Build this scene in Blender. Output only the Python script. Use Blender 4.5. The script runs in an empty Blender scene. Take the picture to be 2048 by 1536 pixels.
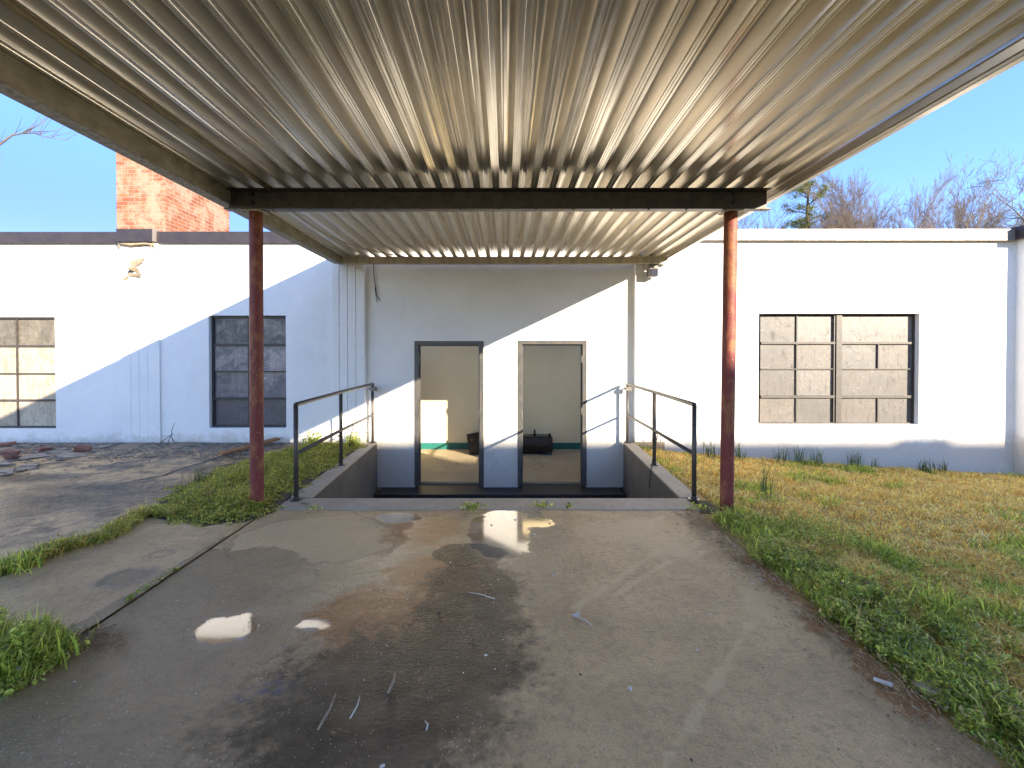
import bpy, math, random
import numpy as np
from mathutils import Vector, noise
R = math.radians
random.seed(7)
rng = np.random.default_rng(11)
scene = bpy.context.scene
col = scene.collection

# ---------------------------------------------------------------- camera
F, PX, PY, CH, PITCH = 950.0, 1010.0, 713.6, 1.40, R(0.7)
cam_d = bpy.data.cameras.new('camera')
cam = bpy.data.objects.new('camera', cam_d); col.objects.link(cam)
cam.location = (0, 0, CH)
cam.rotation_euler = (R(90) - PITCH, 0, 0)
cam_d.sensor_width = 36.0
cam_d.lens = F / 2048 * 36
cam_d.shift_x = (1024 - PX) / 2048
cam_d.shift_y = -(768 - PY) / 2048
cam_d.clip_start = 0.05; cam_d.clip_end = 2000
scene.camera = cam

# ---------------------------------------------------------------- sky, sun, exposure
SX, SY, SZ = 0.88, -1.0, 0.42            # towards the sun
ELEV = math.atan2(SZ, math.hypot(SX, SY))
world = bpy.data.worlds.new('World'); scene.world = world; world.use_nodes = True
wn = world.node_tree
bg = wn.nodes['Background']
sky = wn.nodes.new('ShaderNodeTexSky'); sky.sky_type = 'NISHITA'
sky.sun_disc = False
sky.sun_elevation = ELEV
sky.sun_rotation = math.atan2(SX, SY)
sky.air_density = 0.8; sky.dust_density = 0.0; sky.ozone_density = 1.3; sky.altitude = 200
hs = wn.nodes.new('ShaderNodeHueSaturation'); hs.inputs['Saturation'].default_value = 1.12
wn.links.new(sky.outputs[0], hs.inputs['Color']); # colour grade of the sky: deep clear blue away from the sun, pale and bright on the sun's side
tc = wn.nodes.new('ShaderNodeTexCoord'); sp = wn.nodes.new('ShaderNodeSeparateXYZ'); wn.links.new(tc.outputs['Generated'], sp.inputs[0])
def wmap(sock, a, b, c, d):
    m = wn.nodes.new('ShaderNodeMapRange'); m.interpolation_type = 'SMOOTHSTEP'; wn.links.new(sock, m.inputs[0])
    for k, v in zip((1, 2, 3, 4), (a, b, c, d)): m.inputs[k].default_value = v
    return m.outputs[0]
def wmix(f, a, b, mode='MIX'):
    m = wn.nodes.new('ShaderNodeMix'); m.data_type = 'RGBA'; m.blend_type = mode
    for sk, v in ((m.inputs[0], f), (m.inputs[6], a), (m.inputs[7], b)):
        if isinstance(v, bpy.types.NodeSocket): wn.links.new(v, sk)
        else: sk.default_value = v
    return m.outputs[2]
lr = wmap(sp.outputs[0], -.75, .75, 0, 1)
front_lo = wmix(lr, (.28, .272, .51, 1), (.62, .66, .88, 1))
front_hi = wmix(lr, (.7, .78, .9, 1), (.9, .92, 1.0, 1))
front = wmix(wmap(sp.outputs[2], .16, .55, 0, 1), front_lo, front_hi)
grade = wmix(wmap(sp.outputs[1], -.25, .30, 1, 0), front, (1.12, .98, 1.06, 1))
bg.inputs[1].default_value = 0.15
wn.links.new(wmix(1.0, hs.outputs[0], grade, 'MULTIPLY'), bg.inputs[0])
sl = bpy.data.lights.new('sun', 'SUN'); sl.energy = 4.4; sl.angle = R(0.53); sl.color = (1.0, 0.87, 0.68)
sun = bpy.data.objects.new('sun', sl); col.objects.link(sun)
sun.rotation_euler = Vector((-SX, -SY, -SZ)).to_track_quat('-Z', 'Y').to_euler()
sun.location = (20, -20, 15)
scene.view_settings.view_transform = 'Standard'
scene.view_settings.look = 'None'
scene.view_settings.gamma = 1.0
scene.view_settings.exposure = 2.0

# ---------------------------------------------------------------- helpers
def ray(px, py):
    a = (px - PX) / F; b = (PY - py) / F
    c, s = math.cos(PITCH), math.sin(PITCH)
    return (a, c + b * s, -s + b * c)
def at(px, py, Y):
    r = ray(px, py); t = Y / r[1]
    return (r[0] * t, Y, CH + r[2] * t)
def gp(px, py, z=0.0):
    r = ray(px, py); t = (z - CH) / r[2]
    return (r[0] * t, r[1] * t)
def sstep(a, b, x):
    t = np.clip((x - a) / (b - a), 0, 1); return t * t * (3 - 2 * t)

def tag(o, label=None, cat=None, group=None, kind=None):
    if label: o['label'] = label
    if cat: o['category'] = cat
    if group: o['group'] = group
    if kind: o['kind'] = kind
    return o
def empty(name, loc, label, cat, group=None):
    o = bpy.data.objects.new(name, None); col.objects.link(o); o.location = loc
    o.empty_display_size = 0.2
    return tag(o, label, cat, group)
def link(name, me, parent=None, m=None):
    o = bpy.data.objects.new(name, me); col.objects.link(o)
    if m: me.materials.append(m)
    if parent:
        o.parent = parent
        # geometry is written in world space; keep it there
        L = Vector((0, 0, 0)); p = parent
        while p: L += p.location; p = p.parent
        o.location = -L
    return o

class MB:
    def __init__(s): s.v = []; s.f = []; s.sm = []
    def add(s, vs, fs, smooth=False):
        n = len(s.v); s.v += [tuple(map(float, v)) for v in vs]
        s.f += [tuple(i + n for i in f) for f in fs]; s.sm += [smooth] * len(fs)
    def box(s, x0, x1, y0, y1, z0, z1, j=0):
        vs = [(x, y, z) for z in (z0, z1) for y in (y0, y1) for x in (x0, x1)]
        if j: vs = [tuple(c + random.uniform(-j, j) for c in v) for v in vs]
        s.add(vs, [(0, 2, 3, 1), (4, 5, 7, 6), (0, 1, 5, 4), (2, 6, 7, 3), (0, 4, 6, 2), (1, 3, 7, 5)])
    def quad(s, a, b, c, d): s.add([a, b, c, d], [(0, 1, 2, 3)])
    def tube(s, pts, rad, n=10, cap=True, smooth=True):
        pts = [Vector(p) for p in pts]
        if not hasattr(rad, '__len__'): rad = [rad] * len(pts)
        vs = []; ref = None
        for i, p in enumerate(pts):
            d = (pts[min(i + 1, len(pts) - 1)] - pts[max(i - 1, 0)])
            if d.length < 1e-9: d = Vector((0, 0, 1))
            d.normalize()
            if ref is None: ref = Vector((0, 1, 0)) if abs(d.y) < .9 else Vector((1, 0, 0))
            u = d.cross(ref).normalized(); w = d.cross(u).normalized(); ref = -w if False else ref
            for k in range(n):
                a = 2 * math.pi * k / n
                vs.append(p + (u * math.cos(a) + w * math.sin(a)) * rad[i])
        fs = []
        for i in range(len(pts) - 1):
            for k in range(n):
                a = i * n + k; b = i * n + (k + 1) % n
                fs.append((a, b, b + n, a + n))
        s.add(vs, fs, smooth)
        if cap:
            m = len(s.v) - len(vs)
            s.f.append(tuple(m + k for k in range(n))[::-1]); s.sm.append(False)
            e = m + (len(pts) - 1) * n
            s.f.append(tuple(e + k for k in range(n))); s.sm.append(False)
    def extrude_y(s, prof, y0, y1, closed=True, dz=0):
        """profile in XZ swept along Y; dz = change of height per metre"""
        n = len(prof)
        vs = [(x, y0, z) for x, z in prof] + [(x, y1, z + dz * (y1 - y0)) for x, z in prof]
        m = n if closed else n - 1
        fs = [(i, (i + 1) % n, (i + 1) % n + n, i + n) for i in range(m)]
        if closed: fs += [tuple(range(n))[::-1], tuple(range(n, 2 * n))]
        s.add(vs, fs)
    def extrude_x(s, prof, x0, x1):
        n = len(prof)
        vs = [(x0, y, z) for y, z in prof] + [(x1, y, z) for y, z in prof]
        fs = [(i, (i + 1) % n, (i + 1) % n + n, i + n) for i in range(n)]
        fs += [tuple(range(n))[::-1], tuple(range(n, 2 * n))]
        s.add(vs, fs)
    def extrude_z(s, prof, z0, z1):
        n = len(prof)
        vs = [(x, y, z0) for x, y in prof] + [(x, y, z1) for x, y in prof]
        fs = [(i, (i + 1) % n, (i + 1) % n + n, i + n) for i in range(n)]
        fs += [tuple(range(n))[::-1], tuple(range(n, 2 * n))]
        s.add(vs, fs)
    def stone(s, c, r, flat=.6):
        """irregular little lump"""
        c = Vector(c); vs = []
        for (x, y, z) in [(1,0,0),(0,1,0),(-1,0,0),(0,-1,0),(.6,.6,.7),(-.6,.6,.7),(-.6,-.6,.7),(.6,-.6,.7)]:
            k = r * random.uniform(.6, 1.2)
            vs.append(c + Vector((x * k, y * k, z * k * flat)))
        s.add(vs, [(0,1,4),(1,5,4),(1,2,5),(2,6,5),(2,3,6),(3,7,6),(3,0,7),(0,4,7),(4,5,6,7)])
    def build(s, name, m, parent=None, recalc=True, bevel=0):
        me = bpy.data.meshes.new(name)
        me.from_pydata(s.v, [], s.f)
        if recalc:
            import bmesh
            b = bmesh.new(); b.from_mesh(me); bmesh.ops.recalc_face_normals(b, faces=b.faces); b.to_mesh(me); b.free()
        me.polygons.foreach_set('use_smooth', s.sm); me.update()
        o = link(name, me, parent, m)
        if bevel:
            md = o.modifiers.new('bevel', 'BEVEL'); md.width = bevel; md.segments = 2; md.limit_method = 'ANGLE'
        return o

def np_mesh(name, V, Fq, Ft, C, m, parent=None, smooth=False):
    """numpy mesh: quads, triangles, point colours"""
    me = bpy.data.meshes.new(name)
    nq, nt = len(Fq), len(Ft)
    me.vertices.add(len(V)); me.vertices.foreach_set('co', np.asarray(V, np.float32).ravel())
    idx = np.concatenate([np.asarray(Fq, np.int32).ravel(), np.asarray(Ft, np.int32).ravel()])
    me.loops.add(len(idx)); me.loops.foreach_set('vertex_index', idx)
    me.polygons.add(nq + nt)
    st = np.concatenate([np.arange(nq) * 4, nq * 4 + np.arange(nt) * 3]).astype(np.int32)
    me.polygons.foreach_set('loop_start', st)
    me.polygons.foreach_set('loop_total', np.concatenate([np.full(nq, 4), np.full(nt, 3)]).astype(np.int32))
    if smooth: me.polygons.foreach_set('use_smooth', np.ones(nq + nt, bool))
    if C is not None:
        a = me.color_attributes.new('col', 'FLOAT_COLOR', 'POINT')
        c4 = np.ones((len(V), 4), np.float32); c4[:, :3] = C
        a.data.foreach_set('color', c4.ravel())
    me.update(calc_edges=True); me.validate()
    return link(name, me, parent, m)

# ---------------------------------------------------------------- materials
class NT:
    def __init__(s, name):
        s.m = bpy.data.materials.new(name); s.m.use_nodes = True
        s.t = s.m.node_tree; s.b = s.t.nodes['Principled BSDF']; s.out = s.t.nodes['Material Output']
        s._c = None
    def n(s, typ, **k):
        x = s.t.nodes.new(typ)
        for a, v in k.items(): setattr(x, a, v)
        return x
    def set(s, sock, v):
        if isinstance(v, bpy.types.NodeSocket): s.t.links.new(v, sock)
        elif isinstance(v, (tuple, list)) and len(v) == 3 and sock.type == 'RGBA': sock.default_value = (*v, 1)
        else: sock.default_value = v
    def coord(s, scale=(1, 1, 1), which='Object'):
        if s._c is None: s._c = s.n('ShaderNodeTexCoord')
        o = s._c.outputs[which]
        if scale != (1, 1, 1):
            mp = s.n('ShaderNodeMapping'); mp.inputs['Scale'].default_value = scale
            s.t.links.new(o, mp.inputs[0]); o = mp.outputs[0]
        return o
    def noise(s, scale, detail=4, rough=.6, sc=(1, 1, 1), dist=0, vec=None):
        x = s.n('ShaderNodeTexNoise'); x.inputs['Scale'].default_value = scale
        x.inputs['Detail'].default_value = detail; x.inputs['Roughness'].default_value = rough
        x.inputs['Distortion'].default_value = dist
        s.t.links.new(vec or s.coord(sc), x.inputs['Vector']); return x.outputs[0]
    def voro(s, scale, feat='F1', sc=(1, 1, 1)):
        x = s.n('ShaderNodeTexVoronoi', feature=feat); x.inputs['Scale'].default_value = scale
        s.t.links.new(s.coord(sc), x.inputs['Vector']); return x.outputs[0]
    def ramp(s, v, p0, p1, c0=0., c1=1.):
        x = s.n('ShaderNodeMapRange', interpolation_type='SMOOTHSTEP')
        s.set(x.inputs[0], v); x.inputs[1].default_value = p0; x.inputs[2].default_value = p1
        x.inputs[3].default_value = c0; x.inputs[4].default_value = c1; return x.outputs[0]
    def mix(s, f, a, b, mode='MIX'):
        x = s.n('ShaderNodeMix', data_type='RGBA', blend_type=mode)
        s.set(x.inputs[0], f); s.set(x.inputs[6], a); s.set(x.inputs[7], b); return x.outputs[2]
    def math(s, op, a, b=0., clamp=False):
        x = s.n('ShaderNodeMath', operation=op, use_clamp=clamp)
        s.set(x.inputs[0], a); s.set(x.inputs[1], b); return x.outputs[0]
    def attr(s, name, fac=False):
        x = s.n('ShaderNodeAttribute', attribute_name=name); return x.outputs['Fac' if fac else 'Color']
    def bump(s, h, strength=.3, dist=.01, normal=None):
        x = s.n('ShaderNodeBump'); s.set(x.inputs['Strength'], strength); x.inputs['Distance'].default_value = dist
        s.set(x.inputs['Height'], h)
        if normal: s.t.links.new(normal, x.inputs['Normal'])
        return x.outputs[0]
    def fin(s, base=None, rough=None, metal=None, normal=None, spec=None):
        if base is not None: s.set(s.b.inputs['Base Color'], base)
        if rough is not None: s.set(s.b.inputs['Roughness'], rough)
        if metal is not None: s.set(s.b.inputs['Metallic'], metal)
        if normal is not None: s.set(s.b.inputs['Normal'], normal)
        if spec is not None: s.set(s.b.inputs['Specular IOR Level'], spec)
        return s.m

def m_stucco():
    t = NT('white_stucco')
    n1 = t.noise(1.2, 5); n2 = t.noise(45, 3); drip = t.noise(6, 4, sc=(1, 1, .12))
    spk = t.ramp(t.noise(9, 6, .75), .70, .76)
    c = t.mix(t.ramp(n1, .3, .75), (.76, .745, .72), (.69, .68, .665))
    c = t.mix(t.math('MULTIPLY', t.ramp(drip, .6, .8), .25), c, (.55, .5, .42))
    c = t.mix(t.math('MULTIPLY', spk, .35), c, (.42, .38, .33))
    z = t.n('ShaderNodeSeparateXYZ'); g = t.n('ShaderNodeNewGeometry'); t.t.links.new(g.outputs['Position'], z.inputs[0])
    sp = t.math('ADD', z.outputs[2], t.math('MULTIPLY', t.noise(5, 6, .75), -.55))
    c = t.mix(t.math('MULTIPLY', t.ramp(sp, -.10, -.30), .55), c, (.40, .34, .27))
    c = t.mix(t.math('MULTIPLY', t.ramp(t.noise(3.1, 4, .5), .60, .64), .12), c, (.84, .83, .80))
    h = t.math('ADD', n2, t.math('MULTIPLY', t.noise(7, 3), 1.5))
    return t.fin(c, .75, normal=t.bump(h, .8, .009), spec=.3)
def m_simple(name, c0, c1, rough=.6, scale=6, bs=.2, metal=0, bscale=40, spec=.5, sc=(1, 1, 1), bd=.004):
    t = NT(name)
    c = t.mix(t.ramp(t.noise(scale, 6, .65, sc=sc), .35, .68), c0, c1)
    return t.fin(c, rough, metal, t.bump(t.noise(bscale, 4), bs, bd), spec)
def m_canopy():
    t = NT('weathered_galvanised_metal')
    st = t.noise(3, 4, .55, sc=(10, .22, 3)); cl = t.noise(1.3, 3)
    c = t.mix(t.ramp(st, .25, .8), (.81, .75, .645), (.70, .64, .54))
    c = t.mix(t.math('MULTIPLY', t.ramp(cl, .45, .8), .3), c, (.60, .53, .42))
    c = t.mix(t.math('MULTIPLY', t.ramp(t.noise(26, 5, .8, sc=(2, .35, 2)), .74, .79), .7), c, (.22, .16, .10))
    h = t.math('ADD', t.math('MULTIPLY', t.noise(2.6, 2, sc=(2, .8, 1)), 1.2), t.math('MULTIPLY', t.noise(80, 2), .05))
    ro = t.ramp(t.noise(3, 2, sc=(4, .3, 2)), .3, .7, .19, .27)
    return t.fin(c, ro, .62, t.bump(h, .25, .010), .5)
def m_post():
    t = NT('rusty_red_oxide_paint')
    a = t.ramp(t.noise(7, 7, .7, sc=(1, 1, .55)), .47, .60); b = t.ramp(t.noise(38, 5, .75), .48, .62)
    c = t.mix(a, (.16, .020, .016), (.25, .085, .028))
    c = t.mix(t.math('MULTIPLY', b, .7), c, (.11, .04, .025))
    c = t.mix(t.ramp(t.noise(60, 2), .68, .72), c, (.42, .25, .15))
    return t.fin(c, .62, 0, t.bump(t.noise(55, 5, .7), .6, .004))
def m_brick():
    t = NT('old_painted_brick')
    xyz = t.n('ShaderNodeSeparateXYZ'); t.t.links.new(t.coord(), xyz.inputs[0])
    u = t.math('ADD', xyz.outputs[0], xyz.outputs[1])
    cb = t.n('ShaderNodeCombineXYZ'); t.set(cb.inputs[0], u); t.set(cb.inputs[1], xyz.outputs[2])
    br = t.n('ShaderNodeTexBrick', offset=.5)
    t.t.links.new(cb.outputs[0], br.inputs['Vector'])
    br.inputs['Scale'].default_value = 1; br.inputs['Brick Width'].default_value = .215
    br.inputs['Row Height'].default_value = .0685; br.inputs['Mortar Size'].default_value = .0055
    br.inputs['Mortar Smooth'].default_value = .3; br.inputs['Bias'].default_value = -.1
    t.set(br.inputs['Color1'], (.20, .066, .036)); t.set(br.inputs['Color2'], (.29, .115, .062)); t.set(br.inputs['Mortar'], (.30, .235, .175))
    w = t.ramp(t.math('ADD', t.noise(2.2, 4, .65, dist=.6), t.math('MULTIPLY', t.noise(13, 4, .7, sc=(1, 1, 2)), .45)), .62, .86)
    c = t.mix(t.math('MULTIPLY', w, .6), br.outputs[0], (.36, .28, .21))
    c = t.mix(t.ramp(t.noise(30, 4, .7), .6, .7), c, (.2, .09, .06))
    h = t.math('SUBTRACT', t.math('MULTIPLY', t.noise(60, 3), .25), br.outputs[1])
    return t.fin(c, .85, 0, t.bump(h, .8, .008), .2)
def m_pane(name, c0, c1, cs, ro=.22):
    t = NT(name)
    vec = t.n('ShaderNodeNewGeometry').outputs['Position']
    def mp(sc):
        x = t.n('ShaderNodeMapping'); x.inputs['Scale'].default_value = sc; t.t.links.new(vec, x.inputs[0]); return x.outputs[0]
    a = t.noise(6, 6, .72, dist=1.0, vec=mp((1, 1, 1))); v = t.noise(11, 6, .7, vec=mp((2.2, 1, .35)))
    c = t.mix(t.ramp(a, .38, .62), c0, c1)
    c = t.mix(t.math('MULTIPLY', t.ramp(v, .48, .66), .75), c, tuple(x * .5 for x in c0))
    scr = t.math('MULTIPLY', t.ramp(t.noise(9, 9, .85, dist=3.2, vec=mp((1, 1, 1.6))), .545, .62), t.ramp(t.noise(2.6, 3, vec=mp((1, 1, 1))), .46, .58))
    c = t.mix(t.math('MULTIPLY', scr, .85), c, cs)
    streak = t.ramp(t.noise(30, 4, .7, vec=mp((3, 1, .18))), .62, .72)
    c = t.mix(t.math('MULTIPLY', streak, .35), c, cs)
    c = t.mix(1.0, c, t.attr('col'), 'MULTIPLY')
    return t.fin(c, t.ramp(a, .3, .7, ro, ro + .3), 0, t.bump(t.noise(3, 3, vec=mp((1, 1, 1))), .25, .01), .5)
def m_foliage(name, rough=.55, tr=.3):
    t = NT(name)
    c = t.attr('col')
    t.fin(c, rough, 0, None, .35)
    tl = t.n('ShaderNodeBsdfTranslucent'); t.set(tl.inputs[0], c)
    mx = t.n('ShaderNodeMixShader'); mx.inputs[0].default_value = tr
    t.t.links.new(t.b.outputs[0], mx.inputs[1]); t.t.links.new(tl.outputs[0], mx.inputs[2])
    t.t.links.new(mx.outputs[0], t.out.inputs[0]); return t.m
def m_slab():
    t = NT('wet_stained_concrete')
    fine = t.noise(130, 5, .75); mid = t.noise(22, 5, .65); big = t.noise(2.3, 6, .6)
    c = t.mix(t.ramp(big, .3, .7), (.62, .395, .18), (.42, .265, .115))
    c = t.mix(t.math('MULTIPLY', t.ramp(mid, .45, .7), .45), c, (.20, .135, .07))
    c = t.mix(t.math('MULTIPLY', t.ramp(fine, .56, .66), .75), c, (.62, .46, .27))
    c = t.mix(t.math('MULTIPLY', t.ramp(fine, .45, .35), .75), c, (.075, .05, .03))
    wob = t.math('MULTIPLY', t.math('SUBTRACT', t.noise(16, 6, .7), .5), .9)
    def soft(nm, k=1, lo=.32, hi=.68):
        return t.ramp(t.math('ADD', t.attr(nm, True), t.math('MULTIPLY', wob, k)), lo, hi)
    pale = soft('pale', .5); wet = soft('wet', .55, .3, .6); brown = soft('brown', .7, .12, .6)
    dark = t.math('MULTIPLY', soft('dark', .9, .08, .5), t.ramp(t.noise(4.5, 6, .72), .34, .56, .86, 1.)); rim = soft('rim', .4, .2, .8); pud = t.ramp(t.math('ADD', t.attr('puddle', True), t.math('ADD', t.math('MULTIPLY', wob, .45), t.math('MULTIPLY', t.math('SUBTRACT', fine, .5), .9))), .42, .58)
    c = t.mix(t.math('MULTIPLY', pale, .6), c, (.64, .44, .22))
    c = t.mix(t.math('MULTIPLY', wet, .55), c, (.13, .082, .04))
    c = t.mix(t.math('MULTIPLY', rim, .55), c, (.11, .085, .06))
    c = t.mix(t.math('MULTIPLY', brown, .92), c, (.27, .085, .002))
    c = t.mix(t.math('MULTIPLY', dark, .92), c, (.013, .0075, .003))
    grit = t.ramp(t.voro(52), .20, .13)
    grit = t.math('MULTIPLY', grit, t.ramp(t.noise(4, 4, .7), .42, .60))
    c = t.mix(t.math('MULTIPLY', grit, t.math('SUBTRACT', .75, t.math('MAXIMUM', t.math('MULTIPLY', pud, .6), t.math('MULTIPLY', dark, .35)))), c, (.62, .50, .36))
    blue = t.math('MULTIPLY', soft('blue', .8, .3, .9), t.ramp(mid, .42, .62))
    c = t.mix(t.math('MULTIPLY', blue, .7), c, (.03, .045, .16))
    sheen = t.math('MAXIMUM', wet, t.math('MULTIPLY', dark, .7))
    ro = t.mix(sheen, (.5,) * 3, (.17,) * 3)
    ro = t.mix(pud, ro, (.10,) * 3)
    h = t.math('ADD', t.math('MULTIPLY', t.noise(46, 6, .68, sc=(1, 1.3, 1)), 1.9), t.math('MULTIPLY', t.noise(9, 4), .9))
    bs = t.math('MULTIPLY', t.math('SUBTRACT', 1., pud), .62)
    film = t.math('MAXIMUM', t.math('MULTIPLY', wet, t.math('SUBTRACT', .34, t.math('MULTIPLY', t.math('MAXIMUM', dark, brown), .30))), pud)
    t.set(t.b.inputs['Coat Weight'], film); t.b.inputs['Coat Roughness'].default_value = .10
    cr = t.mix(pud, (.13,) * 3, (.055,) * 3); t.set(t.b.inputs['Coat Roughness'], cr)
    h2 = t.math('ADD', t.math('MULTIPLY', t.noise(85, 4, .6), .8), t.math('MULTIPLY', t.noise(24, 3), .8))
    t.set(t.b.inputs['Coat Normal'], t.bump(h2, t.math('MULTIPLY', t.math('SUBTRACT', 1., pud), .6), .022))
    return t.fin(c, ro, 0, t.bump(h, bs, .036), t.math('SUBTRACT', .5, t.math('MULTIPLY', dark, .3)))
def m_conc(name, a, b, d, rough=.75, cracks=0):
    t = NT(name)
    n1 = t.noise(1.4, 6, .62); n2 = t.noise(17, 5, .7); n3 = t.noise(90, 4, .7)
    c = t.mix(t.ramp(n1, .3, .7), a, b)
    c = t.mix(t.math('MULTIPLY', t.ramp(n2, .5, .68), .5), c, d)
    c = t.mix(t.math('MULTIPLY', t.ramp(n3, .56, .66), .4), c, tuple(min(1, x * 1.6) for x in a))
    h = t.math('ADD', n3, t.math('MULTIPLY', n2, 1.2))
    if cracks:
        x = t.n('ShaderNodeTexVoronoi', feature='DISTANCE_TO_EDGE'); x.inputs['Scale'].default_value = cracks
        dm = t.n('ShaderNodeVectorMath', operation='ADD')
        nn = t.n('ShaderNodeTexNoise'); nn.inputs['Scale'].default_value = 2.5; nn.inputs['Detail'].default_value = 6
        t.t.links.new(t.coord(), nn.inputs[0])
        t.t.links.new(t.coord(), dm.inputs[0]); t.t.links.new(nn.outputs[1], dm.inputs[1])
        t.t.links.new(dm.outputs[0], x.inputs['Vector'])
        ck = t.ramp(x.outputs[0], .012, .004)
        c = t.mix(t.math('MULTIPLY', ck, .85), c, (.02, .016, .012))
        h = t.math('SUBTRACT', h, t.math('MULTIPLY', ck, 2))
    return t.fin(c, rough, 0, t.bump(h, .5, .008), .4)

M = {}
M['stucco'] = m_stucco()
M['metal'] = m_canopy()
M['post'] = m_post()
M['brick'] = m_brick()
M['slab'] = m_slab()
M['edge'] = m_simple('grimy_channel_steel', (.42, .37, .26), (.26, .225, .14), .6, 9, .35, .2, 60, sc=(3, .6, 1))
M['flange'] = m_simple('gritty_grey_flange', (.40, .37, .32), (.16, .14, .12), .7, 30, .6, .1, 70)
M['beam'] = m_simple('dark_steel_beam', (.075, .06, .048), (.042, .034, .03), .45, 14, .5, .3, 90)
M['ledger'] = m_simple('stained_flashing', (.62, .54, .40), (.42, .36, .25), .5, 5, .3, .3, 50, sc=(3, 1, .2))
M['conduit'] = m_simple('yellowed_conduit', (.26, .20, .085), (.17, .13, .06), .5, 12, .2)
M['rail'] = m_simple('chipped_black_paint', (.060, .048, .040), (.035, .030, .028), .42, 22, .3, 0, 80)
M['frame_dark'] = m_simple('dark_blue_black_paint', (.016, .016, .019), (.010, .010, .013), .45, 16, .3)
M['frame_tan'] = m_simple('weathered_steel_paint', (.060, .050, .042), (.035, .030, .026), .5, 16, .3)
M['doorframe'] = m_simple('chipped_door_frame_paint', (.085, .076, .066), (.045, .046, .048), .45, 18, .4, sc=(1, 1, .4))
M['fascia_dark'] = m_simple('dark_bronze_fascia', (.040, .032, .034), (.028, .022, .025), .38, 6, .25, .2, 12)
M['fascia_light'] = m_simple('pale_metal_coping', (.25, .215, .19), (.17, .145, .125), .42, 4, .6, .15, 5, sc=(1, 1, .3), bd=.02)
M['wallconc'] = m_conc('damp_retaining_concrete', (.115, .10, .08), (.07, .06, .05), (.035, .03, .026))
M['curb'] = m_conc('curb_concrete', (.40, .33, .245), (.30, .25, .185), (.19, .155, .115))
M['apron'] = m_conc('old_apron_concrete', (.38, .30, .22), (.26, .21, .155), (.15, .12, .09), .55)
M['apron_far'] = m_conc('dirty_yard_paving', (.34, .27, .20), (.15, .12, .095), (.11, .09, .07), .55, 1.1)
M['plinth'] = m_conc('bare_concrete_plinth', (.36, .27, .17), (.26, .20, .14), (.12, .09, .06))
M['black'] = m_simple('matt_black_concrete_paint', (.014, .014, .017), (.012, .012, .014), .6, 8, .4)
M['cream'] = m_simple('cream_interior_paint', (.86, .74, .47), (.80, .69, .43), .6, 1.5, .25, 0, 60)
M['teal'] = m_simple('teal_skirting_paint', (.015, .16, .135), (.012, .12, .10), .5, 6, .1)
M['ifloor'] = m_conc('dusty_interior_floor', (.46, .36, .22), (.36, .28, .165), (.24, .18, .11))
M['soil'] = m_conc('damp_soil', (.085, .06, .036), (.055, .04, .026), (.03, .022, .015), .9)
M['lawn'] = m_conc('thatchy_turf', (.52, .34, .10), (.27, .20, .055), (.14, .12, .035), .95)
M['plastic'] = m_simple('grimy_black_plastic', (.014, .010, .009), (.03, .018, .012), .35, 8, .3)
M['grey'] = m_simple('grey_cast_metal', (.20, .19, .17), (.13, .12, .11), .4, 10, .2, .4)
M['lens'] = m_simple('dark_lamp_glass', (.03, .03, .045), (.05, .05, .07), .12, 4, .05)
M['bark'] = m_simple('bare_winter_bark', (.15, .12, .09), (.085, .068, .052), .85, 5, .3)
M['twig'] = m_simple('pale_winter_twig', (.15, .112, .085), (.09, .068, .052), .85, 3, .2)
M['pine_trunk'] = m_simple('pine_bark', (.10, .06, .04), (.06, .04, .028), .9, 6, .3)
M['wood'] = m_simple('weathered_plank', (.33, .16, .065), (.20, .095, .04), .7, 10, .4, sc=(.4, 4, 4))
M['redbrick'] = m_simple('broken_red_brick', (.19, .075, .05), (.11, .06, .045), .85, 20, .5)
M['gravel'] = m_simple('dark_gravel', (.30, .25, .20), (.09, .078, .066), .8, 7, .3)
M['slate'] = m_simple('broken_paving_piece', (.28, .24, .19), (.12, .10, .085), .75, 9, .4)
M['straw'] = m_simple('dead_straw', (.42, .30, .16), (.20, .13, .07), .8, 60, .2)
M['white_bit'] = m_simple('pale_flake', (.62, .58, .52), (.45, .42, .38), .7, 9, .2)
M['chain'] = m_simple('rusty_chain_steel', (.06, .045, .035), (.035, .028, .024), .5, 30, .3, .5)
M['cable'] = m_simple('black_cable', (.012, .012, .012), (.02, .02, .02), .5, 8, .1)
M['leaf'] = m_foliage('green_leaves', .5, .5)
M['grass'] = m_foliage('grass_blades', .5, .35)
M['needle'] = m_foliage('pine_needles', .6, .2)
M['pane_r'] = m_pane('dusty_pane', (.16, .145, .132), (.09, .082, .076), (.36, .33, .30))
M['pane_m'] = m_pane('dusty_dark_pane', (.165, .155, .175), (.07, .07, .082), (.42, .40, .38), .15)
M['pane_l'] = m_pane('dusty_pane_painted_reflection', (.36, .31, .235), (.25, .215, .165), (.62, .55, .44), .2)  # warm light base colour stands in for a reflection in the glass
M['backbuilding'] = m_simple('sheet_clad_warehouse_wall', (.42, .38, .33), (.34, .31, .27), .7, 2, .2)

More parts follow.
